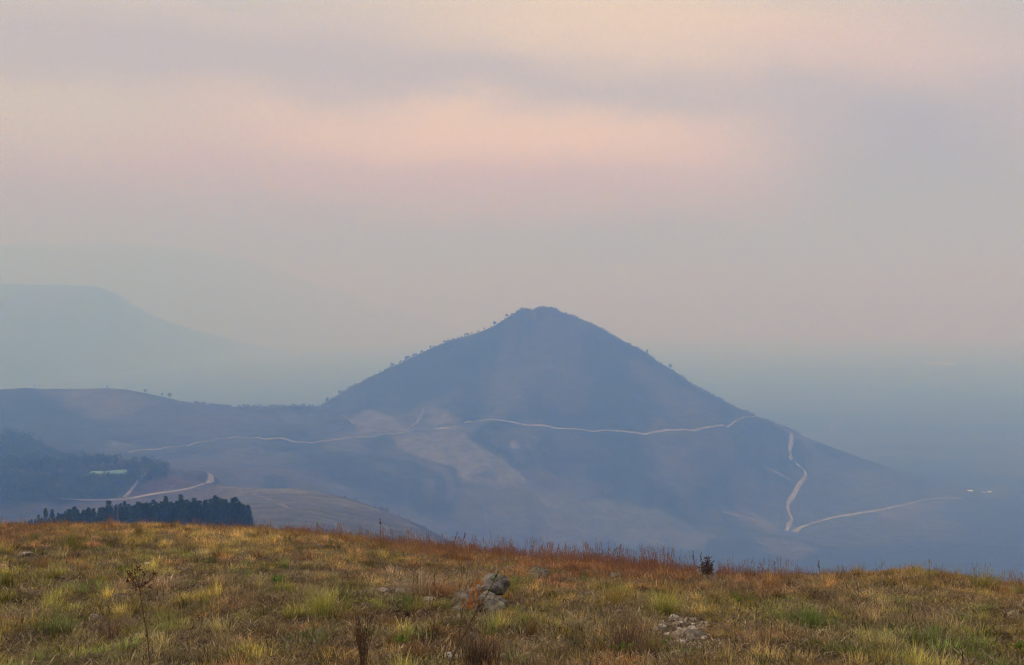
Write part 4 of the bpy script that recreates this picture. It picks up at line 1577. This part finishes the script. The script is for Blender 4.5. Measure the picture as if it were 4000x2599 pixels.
def stone(px, py, wpx, hpx, seed, label, group=None, mat=None, name='stone', parent=None, depth=1.0, sink=.25, rot=None, sub=3, lift=0.0, planes=10, Yfix=None, cat='stone'):
    b_ = fore_hit(px, py)
    if Yfix:
        b_ = Vector(((px - 2000) / F * Yfix, Yfix, -(py - HOR) / F * Yfix))
    k = b_.y / F
    sx, sz = wpx * k * 1.05, hpx * k * 1.22
    me = rock_mesh(name, (sx, sx * depth, sz), seed, sub, planes, mat=mat)
    loc = b_ + Vector((0, 0, sz * (.5 - sink) + lift))
    if parent is not None:
        o = link(name, me, parent, loc - parent.location)
    else:
        o = link(name, me, None, loc)
        tag(o, label, cat, group)
    o.rotation_euler = rot or (random.uniform(-.15, .15), random.uniform(-.2, .2), random.uniform(-.4, .4))
    return o


random.seed(12)
oc = empty('rock_outcrop', fore_hit(1875, 2390))
tag(oc, 'grey lichened outcrop of stacked boulders in the middle of the grass', 'rock')
for (px, py, w_, h_, sd, rt, dp) in [(1915, 2392, 120, 100, 1, (0.1, .1, .2), .8), (1815, 2378, 95, 95, 2, (0, .25, -.3), .8), (1868, 2330, 110, 80, 3, (.1, -.25, .3), .9), (1920, 2300, 120, 70, 4, (0, -.1, .1), .9),
                                     (1958, 2290, 60, 55, 5, (.2, .4, 0), 1), (1850, 2396, 90, 70, 6, (0, .2, .4), .7), (1955, 2375, 70, 60, 8, (.1, -.3, .2), .8), (1785, 2398, 60, 40, 9, (.1, 0, .2), .8)]:
    yb = oc.location.y + (2392 - py) * .006
    stone(px, py, w_, h_, 900 + sd, None, parent=oc, name='boulder', depth=dp, rot=rt, sub=4, sink=.4, Yfix=yb, planes=9)
stone(2110, 2262, 72, 52, 921, 'smooth grey boulder alone in the red grass near the brow', name='boulder', cat='rock', depth=.8, rot=(0, .1, .3), sub=4)
stone(2405, 2262, 40, 26, 922, 'small brown grey rock low in the red grass right of the boulder', name='stone')
stone(3962, 2418, 48, 34, 923, 'brown block with a flat yellow top cut off near the right edge', mat=M_grave, name='stone', depth=.7, rot=(0, 0, .2), planes=6)
stone(95, 2170, 60, 12, 924, 'thin pale flat slab in the grass at far left', mat=M_pale, name='stone')
stone(572, 2206, 24, 9, 925, 'tiny pale flake left of centre above the brown seed head', mat=M_pale, name='stone')
stone(1242, 2502, 56, 42, 926, 'rounded tan stone beside a dark green tuft left of the outcrop', name='stone')
stone(1218, 2512, 24, 20, 927, 'small pale stone touching the rounded tan one', mat=M_pale, name='stone')
stone(1848, 2512, 46, 42, 928, 'grey egg shaped stone below the outcrop', name='stone', mat=M_rock)
stone(1745, 2586, 34, 38, 929, 'pale upright stone at the bottom edge below the outcrop', mat=M_pale, name='stone')
stone(1790, 2592, 50, 26, 930, 'whitish stone chip lying right of the pale upright one', mat=M_pale, name='stone')
stone(1700, 2580, 26, 14, 931, 'flat pale chip left of the pale upright stone', mat=M_pale, name='stone')
stone(2357, 2348, 22, 14, 932, 'small white stone above the dark hollow', mat=M_pale, name='stone')
stone(2272, 2335, 44, 30, 933, 'dull purple grey stone in the grass left of the small white one', name='stone')
stone(1490, 2325, 44, 30, 934, 'reddish grey stone left of the outcrop, nearer the straw tuft', mat=M_grave, name='stone')
stone(1560, 2325, 44, 34, 935, 'dark reddish stone between the straw tuft and its reddish neighbour', mat=M_grave, name='stone')
stone(1660, 2362, 60, 24, 936, 'low stone edging the dark hollow left of the outcrop', mat=M_grave, name='stone')
stone(1700, 2335, 40, 30, 937, 'pinkish stone just left of the outcrop', mat=M_grave, name='stone')
stone(1410, 2375, 60, 14, 938, 'grey flat stone in the dug earth left of centre', name='stone')
stone(365, 2425, 52, 16, 939, 'pale flat stone right of the big green tuft', mat=M_pale, name='stone')
stone(290, 2285, 46, 12, 940, 'thin grey slab among cracked soil on the left', name='stone')
stone(620, 2348, 50, 14, 941, 'reddish flat stone behind the tall dry stalk', mat=M_grave, name='stone')
stone(3200, 2402, 26, 12, 942, 'pale chip on the right slope among green tufts', mat=M_pale, name='stone')
stone(3572, 2392, 30, 9, 943, 'pale flake on the slope below the mound', mat=M_pale, name='stone')
stone(3730, 2402, 24, 18, 944, 'small grey stone right of the pale flake below the mound', name='stone')
stone(3675, 2437, 14, 10, 945, 'tiny white pebble low on the right slope', mat=M_pale, name='stone')
# heap of pale stones
GRP = 'stones of the pale heap'
big_ones = [(2630, 2428, 44, 30, 'pale rounded stone crowning the heap of stones', M_pale), (2680, 2430, 36, 16, 'white flat stone on top of the heap, left of the last pale one', M_pale),
            (2708, 2430, 30, 20, 'pale blocky stone at the upper right of the heap', M_pale), (2664, 2500, 60, 50, 'large tan slab leaning at the front of the heap', M_grave),
            (2725, 2500, 84, 46, 'large dark pitted rock at the lower right of the heap', M_rock), (2632, 2458, 50, 24, 'tan striped slab under the crowning stone', M_grave),
            (2582, 2438, 40, 14, 'pale flat stone at the upper left end of the heap', M_pale), (2668, 2520, 26, 20, 'bluish white stone at the bottom of the heap', M_pale),
            (2745, 2458, 60, 18, 'brown flat slab at the right end of the heap', M_grave), (2575, 2470, 54, 30, 'dark earthy rock at the left end of the heap', M_rock)]
for k, (px, py, w_, h_, lab, mt) in enumerate(big_ones):
    w_, h_ = w_ * 1.3, h_ * 1.05
    stone(px, py, w_, h_, 960 + k, lab, mat=mt, depth=.8, sink=.38, rot=(random.uniform(-.2, .2), random.uniform(-.3, .3), random.uniform(-.5, .5)))
for k in range(26):
    px, py = random.uniform(2570, 2775), random.uniform(2435, 2520)
    w_ = random.uniform(18, 40)
    stone(px, py, w_, w_ * random.uniform(.25, .5), 980 + k, 'small broken pale stone wedged in the heap among bigger ones', GRP, random.choice([M_pale, M_pale, M_grave]), sub=2, sink=.3)
# gravel
peb = [rock_mesh('pebble', (1, .8, .5), 1100 + k, 2, 8, mat=M_grave if k < 3 else M_pale) for k in range(4)]
x_, y_ = wedge(6500, 5.5, 28)
z_ = H_fore(x_, y_)
px_, py_ = pix(x_, y_, z_)
pk = sstep(fbm(x_ / .8, y_ / .8, 3, 501), .48, .62) * .8
pk = np.maximum(pk, np.where(avoid(x_, y_, z_), 0, 1.0))
keep = rng.random(len(x_)) < pk
x_, y_, z_ = x_[keep], y_[keep], z_[keep]
n = len(x_)
s_ = rng.uniform(.012, .05, n) * (1 + .8 * (rng.random(n) < .12))
scatter('gravel', np.stack([x_, y_, z_], 1), np.stack([rng.normal(0, .3, n), rng.normal(0, .3, n), rng.uniform(0, 6.28, n)], 1), np.stack([s_, s_, s_], 1), rng.integers(0, 4, n),
        np.ones((n, 3)), peb, 'small tan stones strewn on the bare soil', 'gravel')


# ------------------------------------------------------------------ single plants of the foreground
def own_tuft(px, py, seed, nb, h, spread, lean, wd, c_, label, name='grass_tuft'):
    random.seed(seed)
    m = MB()
    for i in range(nb):
        a_ = random.random() * 6.28
        r_ = abs(random.gauss(0, spread))
        k = random.uniform(.5, 1.3)
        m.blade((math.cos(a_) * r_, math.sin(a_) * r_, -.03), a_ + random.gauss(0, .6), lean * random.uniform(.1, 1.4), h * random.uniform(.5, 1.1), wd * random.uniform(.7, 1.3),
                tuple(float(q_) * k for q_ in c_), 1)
    me = m.mesh(name, [M_own])
    o = link(name, me, None, fore_hit(px, py))
    tag(o, label, 'grass')
    return o


M_own = bpy.data.materials.new('tuft_blades')
M_own.use_nodes = True
t = M_own.node_tree
t.nodes.clear()
gg = G(t)
aa = N(t, 'ShaderNodeAttribute', attribute_name='blade')
dd_ = N(t, 'ShaderNodeBsdfDiffuse')
tt_ = N(t, 'ShaderNodeBsdfTranslucent')
mm = N(t, 'ShaderNodeMixShader')
mm.inputs[0].default_value = .25
oo = N(t, 'ShaderNodeOutputMaterial')
gg.link(aa.outputs['Color'], dd_.inputs[0])
gg.link(aa.outputs['Color'], tt_.inputs[0])
gg.link(dd_.outputs[0], mm.inputs[1])
gg.link(tt_.outputs[0], mm.inputs[2])
gg.link(mm.outputs[0], oo.inputs[0])

for a_ in [
        (200, 2498, 1, 420, .26, .09, .9, .006, GRN * .75, 'large rounded dark green tuft low on the left'),
        (268, 2160, 2, 260, .45, .13, .7, .010, OLV * .55, 'dark green tuft near the brow at left'),
        (20, 2300, 3, 260, .28, .08, .9, .007, OLV * .5, 'dark tuft cut by the left edge'),
        (385, 2300, 4, 220, .25, .07, .9, .006, OLV * .7, 'brownish green tuft above the cracked soil at left'),
        (1105, 2335, 5, 260, .26, .06, .6, .006, OLV * .8, 'spiky green tuft left of the bare earth'),
        (1255, 2420, 6, 420, .36, .09, .55, .005, OLV * 1.15, 'upright yellow green tuft left of the dry reddish stalks'),
        (1215, 2520, 7, 260, .20, .08, 1.1, .006, GRN * .6, 'dark green tuft behind the rounded tan stone'),
        (1640, 2350, 8, 520, .38, .11, 1.0, .005, STR * .75, 'bushy straw coloured tuft left of the outcrop'),
        (1715, 2345, 9, 300, .30, .09, 1.1, .006, np.array((.42, .19, .08)), 'rusty tuft against the left side of the outcrop'),
        (1610, 2400, 10, 220, .22, .06, .7, .005, OLV * .8, 'green tuft rising from the dark hollow'),
        (1975, 2330, 11, 300, .26, .10, .8, .007, OLV * .7, 'green tuft hugging the right side of the outcrop'),
        (2600, 2410, 12, 320, .34, .12, .5, .006, OLV * 1.1, 'upright yellow green clump behind the stone heap'),
        (2400, 2375, 13, 320, .34, .12, .5, .006, OCH * .8, 'ochre clump above the dark hollow right of centre'),
        (2520, 2600, 14, 300, .36, .14, .5, .005, BRN * 1.2, 'brown dead clump in front of the stone heap'),
        (2450, 2550, 15, 280, .36, .12, .5, .005, BRN * .9, 'dark brown twiggy clump left of the stone heap'),
        (3170, 2470, 16, 360, .24, .14, .9, .006, GRN * .7, 'broad green tuft on the right slope'),
        (3340, 2598, 17, 420, .22, .14, 1.0, .006, GRN * .55, 'dark green tuft at the bottom right of centre'),
        (3600, 2540, 18, 460, .20, .20, 1.0, .006, GRN * .8, 'wide green patch tuft low on the right'),
        (1870, 2640, 19, 360, .42, .09, .5, .005, BRN * .8, 'dark brown clump at the bottom edge under the egg shaped stone'),
        (1060, 2520, 20, 240, .22, .06, .9, .006, BRN * .8, 'dark spidery dead tuft left of the tan stone'),
        (3580, 2258, 21, 160, .30, .12, .5, .009, OLV * .7, 'small dark tuft on top of the mound'),
        (3840, 2310, 22, 200, .40, .14, .8, .009, OLV * .7, 'green tuft on the brow right of the mound'),
        (660, 2490, 23, 200, .22, .07, .9, .006, OLV * .9, 'yellow green tuft right of the tall dry stalk'),
        (430, 2530, 24, 200, .34, .06, .6, .005, BRN * 1.3, 'brown wiry tuft left of the tall dry stalk'),
        (925, 2380, 25, 200, .24, .08, .8, .006, BRN * 1.5, 'reddish brown tuft between two green areas left of centre')]:
    own_tuft(*a_)


def herb(px, py, seed, h, spread, n_, mat, label, name='leafy_herb'):
    random.seed(seed)
    e = empty(name, fore_hit(px, py))
    st, lf = MB(), MB()
    for i in range(n_):
        a_ = random.random() * 6.28
        tip = Vector((math.cos(a_) * spread * random.random(), math.sin(a_) * spread * random.random(), h * random.uniform(.5, 1)))
        st.tube([(0, 0, -.02), tip * .6 + Vector((0, 0, .02)), tip], .003, .0015, 4)
        for k in range(9):
            p = tip * random.uniform(.45, 1)
            s_ = random.uniform(.6, 1.3)
            lf.leaf(p, rv() + Vector((0, 0, .4)), rv(), random.uniform(.025, .05), random.uniform(.012, .022), (s_, s_, s_))
    link('stem', st.mesh('stem', [M_stem], True), e)
    link('foliage', lf.mesh('foliage', [mat]), e)
    tag(e, label, 'plant')


herb(2578, 2548, 1, .10, .12, 16, M_green, 'bright green leafy plant below the stone heap')
herb(2430, 2575, 2, .10, .10, 14, M_green, 'bright green leafy plant left of the brown clump')
herb(1925, 2508, 3, .09, .08, 10, M_green, 'small bright green plant right of the egg shaped stone')
herb(1555, 2530, 4, .08, .10, 12, M_green, 'low green plant left of the bent dark stem')
herb(1085, 2290, 5, .12, .12, 12, M_green, 'yellow green leafy plant above the bare earth left of centre')
herb(3990, 2570, 6, .09, .10, 10, M_green, 'green leafy plant at the bottom right corner')
herb(2905, 2370, 7, .14, .20, 16, M_green, 'pale green low herb left of the slim dead stalk on the right')

# dark leafy bush on the brow
random.seed(88)
bb = fore_hit(2768, 2262)
e = empty('brow_bush', bb)
st, lf = MB(), MB()
kk = bb.y / F
for i in range(34):
    a_ = random.uniform(0, 6.28)
    rr_ = random.uniform(0, 56) * kk
    hh = random.uniform(30, 95) * kk * (1.05 - rr_ / (75 * kk))
    tip = Vector((math.cos(a_) * rr_ - 3 * kk, math.sin(a_) * rr_, hh))
    st.tube([(0, 0, -.03), tip * .5 + Vector((0, 0, hh * .12)), tip], .008, .003, 4)
    for k in range(18):
        p = tip * random.uniform(.35, 1.05)
        s_ = random.uniform(.5, 1.4)
        lf.leaf(p + rv(.02), rv() + Vector((0, 0, .3)), rv(), random.uniform(.03, .055), random.uniform(.018, .032), (s_, s_, s_))
link('branches', st.mesh('branches', [M_stem], True), e)
link('foliage', lf.mesh('foliage', [M_darkbush]), e)
tag(e, 'dark brown leafy bush standing on the brow against the blue valley', 'bush')


def at_y(px, py, Y_):
    return Vector(((px - 2000) / F * Y_, Y_, -(py - HOR) / F * Y_))


# tall dry stalk with a brown seed head (left)
Yp = 7.6
b0 = at_y(592, 2760, Yp)
b0.z = float(H_fore(b0.x, Yp))
e = empty('dry_flower_stalk', b0)
path = [b0 - b0 + Vector((0, 0, -.05))] + [at_y(px, py, Yp) - b0 for px, py in ((580, 2590), (572, 2480), (555, 2390), (543, 2310), (540, 2270))]
m = MB()
m.tube(path, .0042, .0026, 6)
m2 = MB()
m3 = MB()
random.seed(3)
for px, py in [(500, 2250), (520, 2235), (560, 2240), (590, 2262), (515, 2270), (582, 2290), (495, 2275), (600, 2245), (540, 2225), (560, 2285), (525, 2295)]:
    tip = at_y(px, py, Yp + random.uniform(-.06, .06)) - b0
    s0 = path[-2].lerp(path[-1], random.random()) - Vector((0, 0, random.uniform(0, .05)))
    m2.tube([s0, s0.lerp(tip, .5) - Vector((0, 0, .008)), tip], .0028, .0018, 4)
    for k in range(15):
        s_ = random.uniform(.5, 1.3)
        m3.leaf(tip + rv(random.uniform(0, .022)), rv(), rv(), random.uniform(.012, .024), random.uniform(.007, .013), (s_, s_ * .9, s_ * .9))
for k in range(14):
    tpos = path[1].lerp(path[4], random.random())
    m3.leaf(tpos, rv(), rv(), .03, .007, (.8, .8, .8))
link('stem', m.mesh('stem', [M_stem], True), e)
link('branches', m2.mesh('branches', [M_stem], True), e)
link('seed_head', m3.mesh('seed_head', [M_dead]), e)
tag(e, 'tall thin dry stalk with a ragged brown seed head at lower left', 'plant')

# reddish broom of dry stalks (left of centre)
Yp = 7.9
b0 = at_y(1418, 2740, Yp)
b0.z = float(H_fore(b0.x, Yp))
e = empty('broom_plant', b0)
m, m3 = MB(), MB()
for k in range(34):
    px = random.gauss(1415, 22)
    tip = at_y(px, random.uniform(2385, 2480), Yp + random.uniform(-.1, .1)) - b0
    p0 = Vector((random.uniform(-.03, .03), random.uniform(-.03, .03), -.03))
    mid = p0.lerp(tip, .55)
    mid.x *= .55
    m.tube([p0, mid, tip], .0026, .0014, 4)
    for q_ in range(12):
        s_ = random.uniform(.5, 1.25)
        pp = mid.lerp(tip, random.uniform(-.1, 1.05))
        m3.leaf(pp, Vector((random.uniform(-.6, .6), random.uniform(-.6, .6), 1)), rv(), random.uniform(.015, .03), random.uniform(.003, .006), (s_ * 1.1, s_, s_))
link('stems', m.mesh('stems', [M_stem], True), e)
link('foliage', m3.mesh('foliage', [M_dead]), e)
tag(e, 'reddish brown broom of dry stalks at the bottom left of centre', 'plant')

# bent dark stem with orange leaves in front of the outcrop
Yp = 7.4
b0 = at_y(1740, 2780, Yp)
b0.z = float(H_fore(b0.x, Yp))
e = empty('orange_leaved_sapling', b0)
m, m3, m4 = MB(), MB(), MB()
main = [Vector((0, 0, -.05))] + [at_y(px, py, Yp) - b0 for px, py in ((1755, 2600), (1790, 2520), (1830, 2450), (1855, 2400), (1872, 2360))]
m.tube(main, .0075, .0035, 6)
side = [main[2]] + [at_y(px, py, Yp) - b0 for px, py in ((1798, 2440), (1806, 2380), (1812, 2345))]
m.tube(side, .004, .002, 5)
up2 = [main[4]] + [at_y(px, py, Yp) - b0 for px, py in ((1905, 2320), (1925, 2280), (1945, 2240))]
m.tube(up2, .0035, .002, 5)
for k in range(150):
    px, py = random.gauss(1848, 16), random.uniform(2278, 2392)
    px += (2335 - py) * .28
    s_ = random.uniform(.45, 1.2)
    p = at_y(px, py, Yp + random.uniform(-.05, .05)) - b0
    m3.leaf(p, Vector((random.uniform(-.15, .7), random.uniform(-.4, .4), 1)), rv(), random.uniform(.022, .045), random.uniform(.005, .010), (s_, s_, s_))
for k in range(40):
    p = up2[1].lerp(up2[3], random.uniform(-.2, 1.0))
    s_ = random.uniform(.6, 1.2)
    m4.leaf(p, Vector((random.uniform(-.3, .7), random.uniform(-.4, .4), 1)), rv(), random.uniform(.02, .035), random.uniform(.004, .007), (s_ * .5, s_ * .6, s_ * .5))
link('stem', m.mesh('stem', [M_stem], True), e)
link('orange_foliage', m3.mesh('orange_foliage', [M_orange]), e)
link('green_foliage', m4.mesh('green_foliage', [M_green]), e)
tag(e, 'bent dark sapling with a wisp of orange leaves before the outcrop', 'plant')


def wisp(px0, py0, px1, py1, Y_, label, name='dry_plant', n_=14, r_=.0028, mat=None):
    a0, a1 = at_y(px0, py0, Y_), at_y(px1, py1, Y_)
    e_ = empty(name, a0)
    m_, l_ = MB(), MB()
    bend = Vector((random.uniform(-.02, .02), 0, 0))
    d = a1 - a0
    rv_len = (Y_ / 8) ** .5
    m_.tube([Vector((0, 0, -.04)), d * .5 + bend, d], r_ * rv_len, r_ * .6 * rv_len, 5)
    for k in range(n_):
        s_ = random.uniform(.6, 1.2)
        l_.leaf(d * random.uniform(.6, 1.03), Vector((random.uniform(-.6, .6), random.uniform(-.4, .4), 1)), rv(), rv_len * .028, rv_len * .006, (s_, s_, s_))
    link('stem', m_.mesh('stem', [M_stem], True), e_)
    link('seed_head', l_.mesh('seed_head', [mat or M_dead]), e_)
    tag(e_, label, 'plant')


random.seed(31)
f1 = fore_hit(84, 2540)
wisp(86, 2515, 82, 2400, f1.y, 'single pale upright stem at the left beside the big green tuft')
f1 = fore_hit(35, 2300)
wisp(38, 2300, 34, 2200, f1.y, 'thin reddish stem near the left edge')
f1 = fore_hit(1485, 2150)
wisp(1487, 2130, 1484, 2030, f1.y, 'tallest dark seed stalk standing over the brow left of centre', r_=.004)
f1 = fore_hit(1760, 2170)
wisp(1766, 2150, 1785, 2086, f1.y, 'leaning dark seed stalk on the brow, left of a matching pair', r_=.004)
wisp(1800, 2155, 1818, 2086, f1.y, 'leaning dark seed stalk on the brow, right of a matching pair', r_=.004)
f1 = fore_hit(2715, 2262)
wisp(2718, 2262, 2708, 2162, f1.y, 'thin tall seed stalk just left of the dark brow bush', r_=.003)
wisp(2736, 2262, 2740, 2164, f1.y, 'second thin stalk against the left side of the dark brow bush', r_=.003)
f1 = fore_hit(3028, 2290)
wisp(3030, 2285, 3028, 2203, f1.y, 'slender stalk with a round bud above the brow right of the bush', r_=.003)
f1 = fore_hit(3200, 2285)
wisp(3202, 2285, 3200, 2200, f1.y, 'dark straight stalk on the brow left of the mound', r_=.0035)
f1 = fore_hit(2962, 2490)
wisp(2962, 2490, 2958, 2370, f1.y, 'slim dead stalk right of the stone heap')
f1 = fore_hit(1105, 2380)
wisp(1105, 2375, 1103, 2342, f1.y, 'hooked dark stem in the bare earth left of centre')
f1 = fore_hit(2455, 2360)
wisp(2458, 2362, 2460, 2300, f1.y, 'dark bare shoot above the hollow, left of two')
wisp(2480, 2370, 2488, 2330, f1.y, 'dark bare shoot above the hollow, right of two')
f1 = fore_hit(1690, 2410)
wisp(1680, 2405, 1698, 2240, f1.y, 'long thin straw coloured stem arching left of the outcrop', r_=.003)
f1 = fore_hit(3012, 2580)
wisp(3015, 2570, 3018, 2430, f1.y, 'dark wiry stem low on the right of centre')

# low mound of dug earth on the brow and the dark earth banks
for px, py, w_, h_, sd, lab in [(3620, 2258, 120, 22, 1, 'low heap of dug brown earth on top of the mound'),
                                (2530, 2392, 110, 26, 2, 'bank of dark dug earth above the stone heap'),
                                (1625, 2408, 110, 26, 3, 'dark earth bank in the hollow left of the outcrop'),
                                (1400, 2372, 90, 20, 4, 'small heap of dug earth left of the outcrop')]:
    stone(px, py, w_, h_, 1200 + sd, lab, mat=M_earth, name='earth_heap', depth=.8, sink=.45, rot=(0, 0, 0), sub=4, planes=16, cat='earth heap')
print('tufts', NG)
